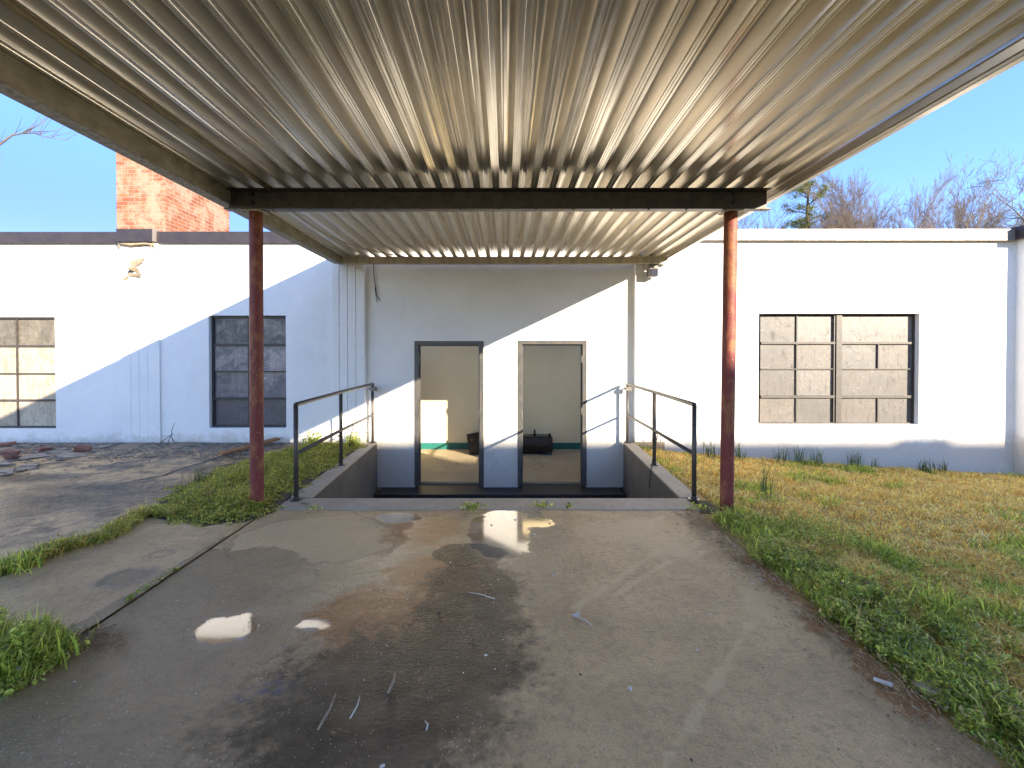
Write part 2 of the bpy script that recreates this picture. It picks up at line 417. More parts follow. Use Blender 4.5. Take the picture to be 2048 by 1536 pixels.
# ---------------------------------------------------------------- ground
WY = 7.27                                   # plane of the main walls
def lawn_h(X, Y):
    X = np.asarray(X, float); Y = np.asarray(Y, float)
    s = np.clip((X - 1.75) / 6.0, 0, 1.6) ** .7
    return -.02 - .47 * s * sstep(2.2, 7.1, Y) * (Y < 60)
def axis(parts):
    o = [parts[0][0]]
    for a, b, st in parts:
        n = max(1, int(round((b - a) / st))); o += [a + (b - a) * (i + 1) / n for i in range(n)]
    return np.array(o)
gx = axis([(-600, -60, 90), (-60, -12, 8), (-12, -3.1, .8), (-3.1, -2.06, .26), (-2.06, 1.95, .5), (1.95, 10, .16), (10, 60, 5), (60, 600, 90)])
gy = axis([(-600, -60, 90), (-60, -4, 7), (-4, 1, .5), (1, 4.16, .16), (4.16, 7.30, .16), (7.30, 12, 1.2), (12, 60, 8), (60, 900, 120)])
GX, GY = np.meshgrid(gx, gy, indexing='ij')
GZ = np.where(GX > 1.6, lawn_h(GX, GY), -.02)
nzb = np.array([noise.noise(Vector((x * .9, y * .9, 3))) for x, y in zip(GX.ravel(), GY.ravel())]).reshape(GX.shape)
GZ += np.where((GX > 1.9) & (GX < 11) & (GY > 1) & (GY < 7.1), nzb * .02, 0)
V = np.stack([GX, GY, GZ], -1).reshape(-1, 3)
ny = len(gy); q = []
for i in range(len(gx) - 1):
    for j in range(ny - 1):
        xm = (gx[i] + gx[i + 1]) / 2; ym = (gy[j] + gy[j + 1]) / 2
        if -2.06 < xm < 1.95 and 4.16 < ym < 7.30: continue
        if -12 < xm < 12 and 7.30 < ym < 12: continue
        q.append((i * ny + j, (i + 1) * ny + j, (i + 1) * ny + j + 1, i * ny + j + 1))
ground = np_mesh('ground', V, q, np.zeros((0, 3), int), None, M['lawn'], smooth=True)
tag(ground, kind='structure')

# left yard paving (beyond the weed line), apron slab, each a real slab lying on the ground
# driveway slab with wet areas, puddles and stains
def nz(x, y, s, seed):
    return np.array([noise.fractal(Vector((a * s, b_ * s, seed)), .6, 2.1, 4) for a, b_ in zip(x, y)])
def set_grid(xa, ya):
    global sx, sy, fx, fy, N1, N2
    sx, sy = axis(xa), axis(ya)
    DX, DY = np.meshgrid(sx, sy, indexing='ij'); fx, fy = DX.ravel(), DY.ravel()
    N1 = nz(fx, fy, 1.6, 1.3); N2 = nz(fx, fy, 5, 7.7)
def slab_mesh(name, DZ, m, **masks):
    V = np.stack([fx, fy, DZ], -1); ns = len(sy)
    I, J = np.meshgrid(np.arange(len(sx) - 1), np.arange(ns - 1), indexing='ij'); I = I.ravel(); J = J.ravel()
    q = np.stack([I * ns + J, (I + 1) * ns + J, (I + 1) * ns + J + 1, I * ns + J + 1], -1)
    o = np_mesh(name, V, q, np.zeros((0, 3), int), None, m, smooth=True)
    for nm in ('wet', 'rim', 'brown', 'dark', 'puddle', 'pale', 'blue'):
        a = masks.get(nm, np.zeros(len(fx)))
        o.data.attributes.new(nm, 'FLOAT', 'POINT').data.foreach_set('value', a.astype(np.float32))
    return tag(o, kind='structure')
set_grid([(-2.075, 1.68, .022)], [(-3, 1.3, .3), (1.3, 4.155, .018)])
def poly_mask(pts, soft, warp=0.05):
    P = [gp(*p) for p in pts]
    X = fx + N1 * warp * 1.2; Y = fy + N2 * warp
    inside = np.zeros(len(X), bool); dist = np.full(len(X), 9.)
    for (x0, y0), (x1, y1) in zip(P, P[1:] + P[:1]):
        c = ((y0 > Y) != (y1 > Y)) & (X < (x1 - x0) * (Y - y0) / ((y1 - y0) or 1e-9) + x0)
        inside ^= c
        dx, dy = x1 - x0, y1 - y0
        t = np.clip(((X - x0) * dx + (Y - y0) * dy) / (dx * dx + dy * dy + 1e-12), 0, 1)
        dist = np.minimum(dist, np.hypot(X - x0 - t * dx, Y - y0 - t * dy))
    sd = np.where(inside, dist, -dist)
    return np.clip(.5 + sd / (2 * soft), 0, 1), sd
def ell(cx, cy, rx, ry, soft=.35, warp=.35):
    X, Y = gp(cx, cy); X1, _ = gp(cx + rx, cy); _, Y1 = gp(cx, cy - ry)
    d = np.hypot((fx - X) / abs(X1 - X), (fy - Y) / abs(Y1 - Y)) + N2 * warp
    return np.clip(.5 + (1 - d) / (2 * soft), 0, 1)
mx = lambda *a: np.maximum.reduce(a)
dry, sd_dry = poly_mask([(455, 1105), (475, 1070), (560, 1042), (700, 1028), (745, 1040), (778, 1062), (775, 1090), (700, 1118), (620, 1127), (592, 1103), (520, 1088)], .025, .04)
wet, _ = poly_mask([(-300, 1800), (-200, 1300), (300, 1150), (440, 1092), (520, 1086), (600, 1108), (640, 1128), (760, 1105), (830, 1030), (1080, 1024), (1120, 1100), (1060, 1200), (1010, 1350), (900, 1800)], .09, .12)
wet = wet * (1 - dry)
rim = np.clip(1 - np.abs(sd_dry + .012) / .022, 0, 1) * (sd_dry < .02) * .7
rim = mx(rim, ell(770, 1040, 70, 14) * .5)
brown = mx(ell(765, 1232, 115, 55, .5), ell(880, 1150, 95, 40, .6), ell(860, 1060, 70, 30, .7) * .7, ell(700, 1290, 60, 40, .8) * .6)
dark = mx(ell(935, 1108, 66, 21, .2, .2), ell(925, 1235, 95, 62, .6), ell(870, 1330, 140, 95, .8), ell(940, 1175, 85, 45, .8) * .8,
          ell(770, 1400, 200, 110, 1.) * .9, ell(690, 1500, 200, 90, 1.) * .6, ell(1010, 1250, 30, 70, .9) * .5)
pud = mx(ell(448, 1257, 64, 27, .28, .4), ell(632, 1250, 38, 12, .35, .45), ell(1000, 1062, 66, 44, .25, .18), ell(1080, 1045, 30, 10, .4, .3),
         ell(800, 1035, 50, 9, .3))
pale = mx(dry, ell(1560, 1215, 60, 40, .6), ell(1250, 1060, 110, 26, .8) * .8, ell(1330, 1090, 70, 40, .8) * .7)
for (x0, y0, x1, y1, w) in [(1420, 1030, 1150, 1215, .05), (1440, 1060, 1230, 1190, .035), (1380, 1120, 1500, 1060, .04), (1330, 1030, 1240, 1070, .04), (1500, 1250, 1330, 1530, .06)]:
    a = np.array(gp(x0, y0)); c = np.array(gp(x1, y1)); d = c - a
    t = np.clip(((fx - a[0]) * d[0] + (fy - a[1]) * d[1]) / (d @ d), 0, 1)
    dd = np.hypot(fx - a[0] - t * d[0], fy - a[1] - t * d[1]) + N2 * .03
    pale = mx(pale, np.clip(1 - dd / w, 0, 1) * .75)
brown = mx(brown, np.clip((fx - 1.53 + N2 * .16 + N1 * .08) / .10, 0, 1) * .55 * (fy > 1))
blue = mx(ell(545, 1375, 45, 18, .8), ell(490, 1390, 40, 16, .8) * .7)
slab_mesh('driveway_slab', N1 * .004 * (1 - np.clip(pud * 2.2, 0, 1)), M['slab'], wet=wet, rim=rim, brown=brown, dark=dark, puddle=pud, pale=pale, blue=blue)
def line_mask(x0, y0, x1, y1, w, nw=.03):
    a = np.array(gp(x0, y0)); c = np.array(gp(x1, y1)); d = c - a
    t = np.clip(((fx - a[0]) * d[0] + (fy - a[1]) * d[1]) / (d @ d), 0, 1)
    return np.clip(1.4 * (1 - (np.hypot(fx - a[0] - t * d[0], fy - a[1] - t * d[1]) + N2 * nw) / w), 0, 1)
# apron slab left of the driveway joint
set_grid([(-3.10, -2.089, .02)], [(-3, 1.3, .4), (1.3, 3.95, .02)])
ring = lambda cx, cy, rx, ry: ell(cx, cy, rx, ry, .3, .2) - .85 * ell(cx, cy, rx * .62, ry * .62, .4, .25)
wetm = mx(line_mask(470, 1075, 240, 1215, .13), line_mask(240, 1215, 60, 1330, .12), ell(250, 1155, 52, 20, .3, .2) * .8, ell(70, 1290, 90, 25, .5) * .8)
slab_mesh('apron_slab', .004 + N1 * .006, M['slab'], wet=wetm * .9, rim=mx(ring(255, 1156, 58, 22), ring(322, 1109, 26, 9) * .9, ring(198, 1193, 30, 10) * .7, ring(400, 1065, 30, 8) * .6, ell(290, 1095, 45, 10, .9) * .4),
          pale=mx(ell(250, 1155, 26, 8, .8) * .5, ell(320, 1110, 9, 3, .8) * .5, np.clip(N1 * 1.5, 0, .5)))
# yard paving beyond the weeds
set_grid([(-16, -9, .5), (-9, -3.13, .03)], [(-3, 2, .4), (2, 7.255, .03)])
yd = mx(ell(120, 1000, 170, 22, .8), ell(190, 975, 140, 12, .8), ell(30, 1030, 90, 20, .9) * .8, ell(250, 985, 120, 14, .9) * .8, ell(60, 955, 120, 10, .7) * .9)
yp = mx(ell(110, 945, 60, 8, .6), ell(330, 925, 110, 12, .8) * .9, ell(390, 948, 90, 10, .8) * .8, line_mask(20, 1068, 240, 1030, .06), line_mask(0, 1110, 200, 1058, .10) * .6)
yc = mx(line_mask(190, 978, 330, 950, .03, .02), line_mask(330, 950, 470, 905, .03, .02), line_mask(470, 905, 560, 884, .03, .02), line_mask(0, 962, 150, 955, .03, .02), line_mask(90, 930, 260, 912, .025, .02))
yg = np.clip(.35 + N1 * 1.4 + N2 * .8, 0, 1) * .75
slab_mesh('yard_paving', N1 * .012, M['slab'], wet=yd * .5, rim=mx(np.clip(yd * 1.2 - .25, 0, 1), yg), dark=mx(yc, yd * .5, np.clip(.14 + N2 * .5, 0, .4)), pale=yp * .7)

# ---------------------------------------------------------------- sunken entrance
b = MB(); b.box(-2.04, 1.72, 4.168, 4.49, -1.0, .006); curb = b.build('curb', M['curb'], bevel=.008); tag(curb, kind='structure')
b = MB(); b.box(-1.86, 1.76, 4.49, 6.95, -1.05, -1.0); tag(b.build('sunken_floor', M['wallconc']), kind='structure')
def retaining(name, inner, outer, label):
    e = empty(name, ((inner[0][0] + outer[0][0]) / 2, 5.8, 0), label, 'retaining wall', 'low concrete walls flanking the sunken entrance')
    b = MB()
    (xi0, yi0), (xi1, yi1) = inner; (xo0, yo0), (xo1, yo1) = outer
    z0, z1 = -1.04, .012
    vs = [(xi0, yi0, z0), (xi1, yi1, z0), (xo1, yo1, z0), (xo0, yo0, z0), (xi0, yi0, z1 - .02), (xi1, yi1, z1 - .02), (xo1, yo1, z1 - .02), (xo0, yo0, z1 - .02)]
    b.add(vs, [(0, 1, 2, 3), (4, 5, 6, 7), (0, 1, 5, 4), (1, 2, 6, 5), (2, 3, 7, 6), (3, 0, 4, 7)])
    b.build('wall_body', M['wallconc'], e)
    c = MB(); k = .003
    s_ = 1 if xi0 > xo0 else -1
    ip = [(xi0 + s_ * k, yi0), (xi1 + s_ * k, yi1), (xo1, yo1), (xo0, yo0)]
    c.extrude_z(ip, z1 - .0197, z1)
    c.build('wall_cap', M['curb'], e, bevel=.004)
retaining('retaining_wall', [(-1.84, 4.492), (-1.945, 7.198)], [(-2.04, 4.492), (-2.10, 7.198)], 'low concrete retaining wall left of the sunken entrance, weeds growing behind it')
retaining('retaining_wall', [(1.665, 4.492), (1.80, 7.198)], [(1.84, 4.492), (1.96, 7.198)], 'low concrete retaining wall right of the sunken entrance, beside the golden grass')

# ---------------------------------------------------------------- building
bld = empty('industrial_building', (0, WY, 0), 'white stucco single storey industrial building with flat roof and two open doorways', 'building')
def holed(name, x0, x1, z0, z1, y0, y1, holes, m, parent):
    xs = sorted({x0, x1, *[h[0] for h in holes], *[h[1] for h in holes]}); zs = sorted({z0, z1, *[h[2] for h in holes], *[h[3] for h in holes]})
    xs = [x for x in xs if x0 <= x <= x1]; zs = [z for z in zs if z0 <= z <= z1]
    solid = lambda i, j: 0 <= i < len(xs) - 1 and 0 <= j < len(zs) - 1 and not any(h[0] < (xs[i] + xs[i + 1]) / 2 < h[1] and h[2] < (zs[j] + zs[j + 1]) / 2 < h[3] for h in holes)
    b = MB()
    for i in range(len(xs) - 1):
        for j in range(len(zs) - 1):
            if not solid(i, j): continue
            a, c, d, e = xs[i], xs[i + 1], zs[j], zs[j + 1]
            b.quad((a, y0, d), (c, y0, d), (c, y0, e), (a, y0, e)); b.quad((a, y1, d), (a, y1, e), (c, y1, e), (c, y1, d))
            if not solid(i - 1, j): b.quad((a, y0, d), (a, y0, e), (a, y1, e), (a, y1, d))
            if not solid(i + 1, j): b.quad((c, y0, d), (c, y1, d), (c, y1, e), (c, y0, e))
            if not solid(i, j - 1): b.quad((a, y0, d), (a, y1, d), (c, y1, d), (c, y0, d))
            if not solid(i, j + 1): b.quad((a, y0, e), (c, y0, e), (c, y1, e), (a, y1, e))
    return b.build(name, m, parent, recalc=False)
ZT = 3.10                                   # wall top under the coping
def wrect(x0, x1, y0, y1, Y=WY):            # pixel rectangle -> wall rectangle
    a = at(x0, (y0 + y1) / 2, Y)[0]; c = at(x1, (y0 + y1) / 2, Y)[0]
    return (a, c, at(x0, y1, Y)[2], at(x0, y0, Y)[2])
W1 = wrect(-28, 111, 634, 857); W2 = wrect(418, 572, 631, 856); W3 = wrect(1517, 1838, 627, 849)
D1 = (-1.385, -.335, -.705, 1.545); D2 = (.205, 1.25, -.705, 1.555)
PL0, PL1, PR0, PR1 = -2.62, -2.13, 1.975, 2.40
holed('front_wall', -12, PL0, -.9, ZT, WY, 7.52, [W1, W2], M['stucco'], bld)
holed('front_wall', PR1, 7.80, -.9, ZT, WY, 7.52, [W3], M['stucco'], bld)
holed('entrance_wall', PL1, PR0, -.705, ZT, 7.31, 7.52, [D1, D2], M['stucco'], bld)
def pilaster(x0, x1, zb, grooves, yf=7.2, gd=.014, gw=.012):
    pts = [(x0, 7.52), (x0, yf)]
    for g in grooves: pts += [(g - gw / 2, yf), (g - gw / 2 * .6, yf + gd), (g + gw / 2 * .6, yf + gd), (g + gw / 2, yf)]
    pts += [(x1, yf), (x1, 7.52)]
    b = MB(); b.extrude_z(pts, zb, ZT); return b.build('pilaster', M['stucco'], bld)
pilaster(PL0, PL1, -1.0, [-2.51, -2.385, -2.26])
pilaster(PR0, PR1, .02, [2.10, 2.235, 2.36], gd=.05, gw=.011)
b = MB(); b.box(PR0 - .004, PR1 + .03, 7.19, 7.515, -1.0, .018, .004); b.build('plinth', M['plinth'], bld, bevel=.01)
xa = at(240, 600, 7.22)[0]; xb = at(316, 600, 7.22)[0]
pilaster(xa, xb, -.5, [xa + .14, xa + .27, xa + .40], yf=7.235, gd=.006, gw=.01)
pilaster(7.80, 8.6, -1.0, [8.0, 8.15], yf=7.12)
holed('front_wall', 8.6, 12, -1.0, ZT, WY, 7.52, [], M['stucco'], bld)
# window surround bands (slightly raised sill lines)
def pane_mesh(rects, y, m, parent, rows=None):
    V = []; Q = []; C = []
    for (a, c, d, e) in rects:
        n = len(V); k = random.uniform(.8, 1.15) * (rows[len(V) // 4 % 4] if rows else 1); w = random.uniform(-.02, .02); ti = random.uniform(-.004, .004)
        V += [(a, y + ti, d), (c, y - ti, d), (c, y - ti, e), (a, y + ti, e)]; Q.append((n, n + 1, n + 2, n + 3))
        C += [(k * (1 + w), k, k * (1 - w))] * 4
    return np_mesh('window_panes', np.array(V), Q, np.zeros((0, 3), int), np.array(C), m, parent)
def window(R4, vbars, hbars, panes, mf, mp, dep=.10, fw=.028, label=None, rows=None):
    x0, x1, z0, z1 = R4; y = WY + dep
    e = bpy.data.objects.new('window', None); col.objects.link(e); e.parent = bld; e.location = (x0, y, z0 - 0)
    e.location = Vector((x0, y, z0)) - bld.location
    if label: e['label'] = label
    b = MB()
    b.box(x0 + .001, x1 - .001, y - .022, y + .03, z1 - fw, z1 - .001); b.box(x0 + .001, x1 - .001, y - .022, y + .03, z0 + .001, z0 + fw)
    b.box(x0 + .001, x0 + fw, y - .022, y + .03, z0 + fw, z1 - fw); b.box(x1 - fw, x1 - .001, y - .022, y + .03, z0 + fw, z1 - fw)
    for (a, d, e1, w, pr) in vbars: b.box(a - w / 2, a + w / 2, y - pr, y + .025, max(d, z0 + fw), min(e1, z1 - fw))
    for (a, c, z, w, pr) in hbars: b.box(max(a, x0 + fw), min(c, x1 - fw), y - pr - .003, y + .022, z - w / 2, z + w / 2)
    b.build('window_frame', mf, e)
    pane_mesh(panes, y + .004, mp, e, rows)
    bb = MB(); bb.box(x0 + .002, x1 - .002, y + .035, y + .045, z0 + .002, z1 - .002)
    s = bb.build('backing_board', M['black'], e)
    return e
def zr(py): return at(1010, py, WY + .1)[2]
def xr(px): return at(px, 740, WY + .1)[0]
# left window; a bright reflection is painted into its pane colours
xs = [W1[0] + .03, xr(40), W1[1] - .03]; zs = [zr(853), zr(800), zr(747), zr(692), zr(640)]
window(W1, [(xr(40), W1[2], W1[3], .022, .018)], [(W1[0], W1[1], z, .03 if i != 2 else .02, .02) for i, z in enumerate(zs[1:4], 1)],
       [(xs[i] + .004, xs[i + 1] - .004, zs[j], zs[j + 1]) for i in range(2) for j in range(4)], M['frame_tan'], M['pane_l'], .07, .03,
       'window at the left edge, dusty yellowish panes with a bright reflection painted in', [1.25, 1.15, 1.0, .42])  # row factors brighten the lower panes for the painted reflection
xs = [W2[0] + .03, xr(499), W2[1] - .02]; zs = [zr(852), zr(797), zr(743), zr(690), zr(637)]
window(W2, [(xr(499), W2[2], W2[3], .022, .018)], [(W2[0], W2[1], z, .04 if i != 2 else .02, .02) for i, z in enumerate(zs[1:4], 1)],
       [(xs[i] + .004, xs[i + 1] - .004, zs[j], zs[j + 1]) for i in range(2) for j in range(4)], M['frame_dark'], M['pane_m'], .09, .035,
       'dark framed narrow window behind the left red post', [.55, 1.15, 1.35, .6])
mid = xr(1674); R3 = W3
zs = [zr(846), zr(793), zr(738), zr(686), zr(632)]
L0, Lm, L1, Q0, Qm, Q1 = xr(1520), xr(1592), xr(1666), xr(1683), xr(1755), xr(1829)
pn = [(L0, Lm, zs[j], zs[j + 1]) for j in range(4)] + [(Lm, L1, zs[j], zs[j + 1]) for j in range(4)]
pn += [(Q0, Qm, zs[0], zs[1]), (Qm, Q1, zs[0], zs[1]), (Q0, Q1, zs[1], zs[2]), (Q0, Qm, zs[2], zs[3]), (Qm, Q1, zs[2], zs[3]), (Q0, Q1, zs[3], zs[4])]
pn = [(a + .004, c - .004, d + .003, e - .003) for a, c, d, e in pn]
window(W3, [(mid, R3[2], R3[3], .085, .045), (Lm, R3[2], R3[3], .018, .02), (Qm, zs[0], zs[1], .02, .02), (Qm, zs[2], zs[3], .02, .02),
            (L1, R3[2], R3[3], .018, .03), (Q1 + .012, R3[2], R3[3], .022, .03)],
       [(L0, mid - .04, zs[1], .042, .03), (L0, mid - .04, zs[2], .016, .02), (L0, mid - .04, zs[3], .034, .03),
        (mid + .04, Q1, zs[1], .042, .03), (mid + .04, Q1, zs[2], .016, .02), (mid + .04, Q1, zs[3], .034, .03)],
       pn, M['frame_tan'], M['pane_r'], .10, .022, 'wide window with scratched grey panes above the grass')
# door frames
def doorframe(D, label, hinge_side):
    x0, x1, z0, z1 = D
    e = bpy.data.objects.new('door_frame', None); col.objects.link(e); e.parent = bld
    e.location = Vector((x0, 7.3, z0)) - bld.location; e['label'] = label
    y0, y1, w = 7.298, 7.44, .058
    b = MB()
    b.box(x0 - .008, x0 + w, y0, y1, z0 + .02, z1 + .008); b.box(x1 - w, x1 + .008, y0, y1, z0 + .02, z1 + .008)
    b.box(x0 + w, x1 - w, y0 + .0005, y1, z1 - w + .006, z1 + .008)
    b.box(x0 + w, x0 + w + .014, y0 + .05, y1 - .03, z0 + .02, z1 - w); b.box(x1 - w - .014, x1 - w, y0 + .05, y1 - .03, z0 + .02, z1 - w)
    b.box(x0 + w + .014, x1 - w - .014, y0 + .05, y1 - .03, z1 - w - .012, z1 - w + .006)
    b.build('frame_jambs', M['doorframe'], e, bevel=.003)
    for zz in (-.52, .42, 1.22):
        h = MB(); xx = x0 + w if hinge_side < 0 else x1 - w
        s_ = 1 if hinge_side < 0 else -1
        h.box(min(xx, xx + s_ * .02), max(xx, xx + s_ * .02), y0 - .006, y0 + .045, zz, zz + .11)
        h.build('hinge', M['doorframe'] if zz > 0 else M['rail'], e)
    h = MB(); xx = x1 - w if hinge_side < 0 else x0 + w
    h.box(xx - .012, xx + .012, y0 + .012, y0 + .04, .36, .48, .002); h.build('strike_plate', M['grey'], e)
    return e
doorframe(D1, 'door frame in the left open doorway, mostly in shade', -1)
doorframe(D2, 'door frame in the right open doorway, paint lit by the sun', 1)
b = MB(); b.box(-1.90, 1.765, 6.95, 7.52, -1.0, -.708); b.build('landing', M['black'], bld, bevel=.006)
# interior room
b = MB(); b.box(-4.2, 4.6, 7.525, 10.3, -.9, -.68); b.build('interior_floor', M['ifloor'], bld)
RB = 10.05
holed('interior_wall', -4.2, 4.6, -.68, 2.9, RB, RB + .15, [], M['cream'], bld)
b = MB(); b.box(-4.35, -4.2, 7.525, RB + .15, -.9, 2.9); b.build('interior_wall', M['cream'], bld)
b = MB()
for y0, y1, z0, z1 in [(7.525, 8.0, -.9, 2.9), (9.6, RB + .15, -.9, 2.9), (8.0, 9.6, -.9, .3), (8.0, 9.6, 2.1, 2.9)]: b.box(4.6, 4.75, y0, y1, z0, z1)
b.build('interior_wall', M['cream'], bld, recalc=False)
b = MB(); b.box(-4.2, 4.595, RB - .014, RB - .001, -.679, -.545); b.build('skirting_board', M['teal'], bld)
b = MB()
for x0, x1, y0, y1 in [(-12, -3.6, 7.525, 12), (-.2, 1.3, 7.525, 12), (4.5, 12, 7.525, 12), (1.3, 4.5, 7.525, 7.75), (1.3, 4.5, 9.9, 12), (-3.6, -.2, 7.525, 7.75), (-3.6, -.2, 9.9, 12)]: b.box(x0, x1, y0, y1, 2.902, 3.05)
roof = b.build('roof', M['fascia_dark'], bld)  # slab leaves two unseen openings, added to brighten the room below
holed('rear_wall', -12, 12, -.9, 2.9, 12, 12.2, [], M['stucco'], bld)
# copings
def coping(x0, x1, yf, zb, zt, m):
    b = MB(); b.extrude_x([(yf, zb), (yf - .012, zb - .0), (yf - .006, zt), (7.60, zt + .01), (7.60, zb + .02), (yf + .02, zb + .02)], x0, x1)
    return b.build('coping', m, bld)
zf = lambda py: at(1010, py, 7.18)[2]
cx0 = at(232, 470, 7.15)[0]; cx1 = at(303, 470, 7.15)[0]
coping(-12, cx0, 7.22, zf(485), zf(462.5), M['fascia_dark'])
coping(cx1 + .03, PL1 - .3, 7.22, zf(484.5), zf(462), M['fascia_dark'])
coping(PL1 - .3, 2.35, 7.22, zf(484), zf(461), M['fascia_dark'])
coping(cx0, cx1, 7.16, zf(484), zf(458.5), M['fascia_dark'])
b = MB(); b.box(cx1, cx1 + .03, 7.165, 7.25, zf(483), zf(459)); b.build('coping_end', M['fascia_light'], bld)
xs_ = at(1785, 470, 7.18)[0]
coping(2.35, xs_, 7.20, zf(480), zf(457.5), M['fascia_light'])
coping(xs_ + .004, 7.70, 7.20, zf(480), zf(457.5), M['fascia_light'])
coping(7.70, 12, 7.06, zf(481), zf(454), M['fascia_dark'])
# peeling patch on the left pilaster: torn stucco flaps and a dark hollow
b = MB()
pz = lambda px, py, Y=7.23: at(px, py, Y)
for (x0, y0, x1, y1, x2, y2, x3, y3, out) in [(252, 536, 262, 531, 276, 536, 281, 548, .05), (254, 552, 258, 545, 283, 548, 280, 554, .07), (258, 527, 264, 520, 285, 523, 270, 534, .035), (243, 559, 252, 552, 256, 553, 250, 561, .03), (266, 515, 280, 520, 289, 516, 278, 527, .03)]:
    a, c, d, e = pz(x0, y0), pz(x1, y1), pz(x2, y2, 7.23 - out), pz(x3, y3, 7.23 - out * .5)
    b.add([a, c, d, e, (a[0], a[1] + .012, a[2] - .01), (d[0], d[1] + .012, d[2] - .012)], [(0, 1, 2, 3), (0, 3, 5, 4), (4, 5, 2, 1)])
b.build('peeling_plaster', M['plinth'], bld)
b = MB(); a = pz(255, 545, 7.234)
b.add([pz(256, 541, 7.232), pz(264, 538, 7.232), pz(270, 541, 7.232), pz(264, 548, 7.232), pz(255, 550, 7.232)], [(0, 1, 2, 3, 4)]); b.build('wall_hollow', M['black'], bld)
# loose paint drips under the coping of that pilaster
b = MB()
for px in (236, 300, 306): b.tube([pz(px, 486, 7.2), pz(px + 2, 492, 7.2), pz(px + 1, 498, 7.21)], [.012, .01, .004], 5)
b.tube([pz(236, 487, 7.19), pz(262, 489, 7.18), pz(290, 487, 7.18), pz(306, 489, 7.19)], [.014, .02, .016, .012], 6); b.build('sealant_bead', M['plinth'], bld)
# chimney, brick, standing on the roof
Yc0, Yc1 = 8.2, 10.15
cxa = at(232, 400, Yc0)[0]; cxb = at(328, 400, Yc0)[0]
b = MB(); b.box(cxa, cxb, Yc0, Yc1, 3.051, 6.4)
ch = b.build('chimney', M['brick'], roof, bevel=.01)
b = MB(); b.box(cxa - .05, cxb + .05, Yc0 - .05, Yc1 + .05, 6.401, 6.52); b.build('chimney_cap', M['plinth'], ch)

# ---------------------------------------------------------------- canopy
can = empty('canopy', (0, 4.25, 0), 'corrugated metal canopy on two rusty red posts over the entrance', 'canopy')
CY0, CY1, SL, ZP = -.9, 7.199, -.013, 2.835
NP = 29; X0c, X1c = -2.425, 2.375; p = (X1c - X0c) / NP
def zpan(Y): return ZP + SL * (Y - 4.2)
slits = {4: [(5.25, 5.7)], 7: [(5.3, 5.55)], 9: [(6.25, 6.7)], 11: [(6.1, 6.4)]}
for i in range(NP):
    x = X0c + i * p
    prof = [(0, 0), (.005, 0), (.007, .007), (.012, .007), (.014, 0), (.025, 0), (.027, -.004), (.031, -.004), (.033, 0), (.043, 0), (.045, .007), (.050, .007), (.052, 0), (.058, 0), (.086, .078), (.094, .081), (.102, .078), (.118, .078), (.128, .075), (p + .0005, .001)]
    jit = 0.0
    pr = [(x + a, c + jit) for a, c in prof]
    b = MB()
    cuts = sorted({CY0, CY1, 1.0, 2.6, 4.2, 5.6} | {y for s_ in slits.get(i, []) for y in s_})
    n = len(pr)
    zz = {y: zpan(y) + 0 for y in cuts}
    for lay in (0, 1):
        off = .0018 * lay
        for y0, y1 in zip(cuts, cuts[1:]):
            gap = any(a <= y0 and y1 <= c for a, c in slits.get(i, []))
            for k in range(n - 1):
                (xa_, za), (xb_, zb) = pr[k], pr[k + 1]
                if gap and k == n - 2:      # open joint between neighbouring pans
                    ym = (y0 + y1) / 2; f = .13
                    xm, zm = xb_ - (xb_ - xa_) * f, zb - (zb - za) * f
                    b.add([(xa_, y0, za + zz[y0] + off), (xb_, y0, zb + zz[y0] + off), (xm, ym, zm + zz[y0] + off), (xb_, y1, zb + zz[y1] + off), (xa_, y1, za + zz[y1] + off)], [(0, 1, 2, 3, 4)])
                    continue
                b.add([(xa_, y0, za + zz[y0] + off), (xb_, y0, zb + zz[y0] + off), (xb_, y1, zb + zz[y1] + off), (xa_, y1, za + zz[y1] + off)], [(0, 1, 2, 3)])
    b.build('roof_panel', M['metal'], can, recalc=False)
# edge channels
b = MB(); b.extrude_y([(-2.451, 2.7065), (-2.445, 2.7065), (-2.445, 2.93), (-2.451, 2.93)], CY0, 7.12)
b.extrude_y([(-2.4445, zpan(CY0) + .001), (-2.422, zpan(CY0) - .002), (-2.422, zpan(CY0) + .004), (-2.4445, zpan(CY0) + .006)], CY0, 7.12, dz=SL); ec = b.build('edge_channel', M['edge'], can)
b = MB(); b.extrude_y([(-2.545, 2.70), (-2.440, 2.70), (-2.440, 2.706), (-2.545, 2.706)], CY0, 7.12); b.build('bottom_flange', M['flange'], ec)
b = MB(); b.extrude_y([(2.40, 2.765), (2.44, 2.765), (2.44, 2.94), (2.365, 2.94), (2.365, 2.932), (2.434, 2.932), (2.434, 2.771), (2.40, 2.771)], CY0, 7.12)
b.extrude_y([(2.370, 2.838), (2.385, 2.845), (2.400, 2.800), (2.418, 2.800), (2.428, 2.772), (2.428, 2.768), (2.414, 2.796), (2.397, 2.796), (2.382, 2.840), (2.370, 2.833)], CY0, 7.10); b.build('edge_channel', M['metal'], can)
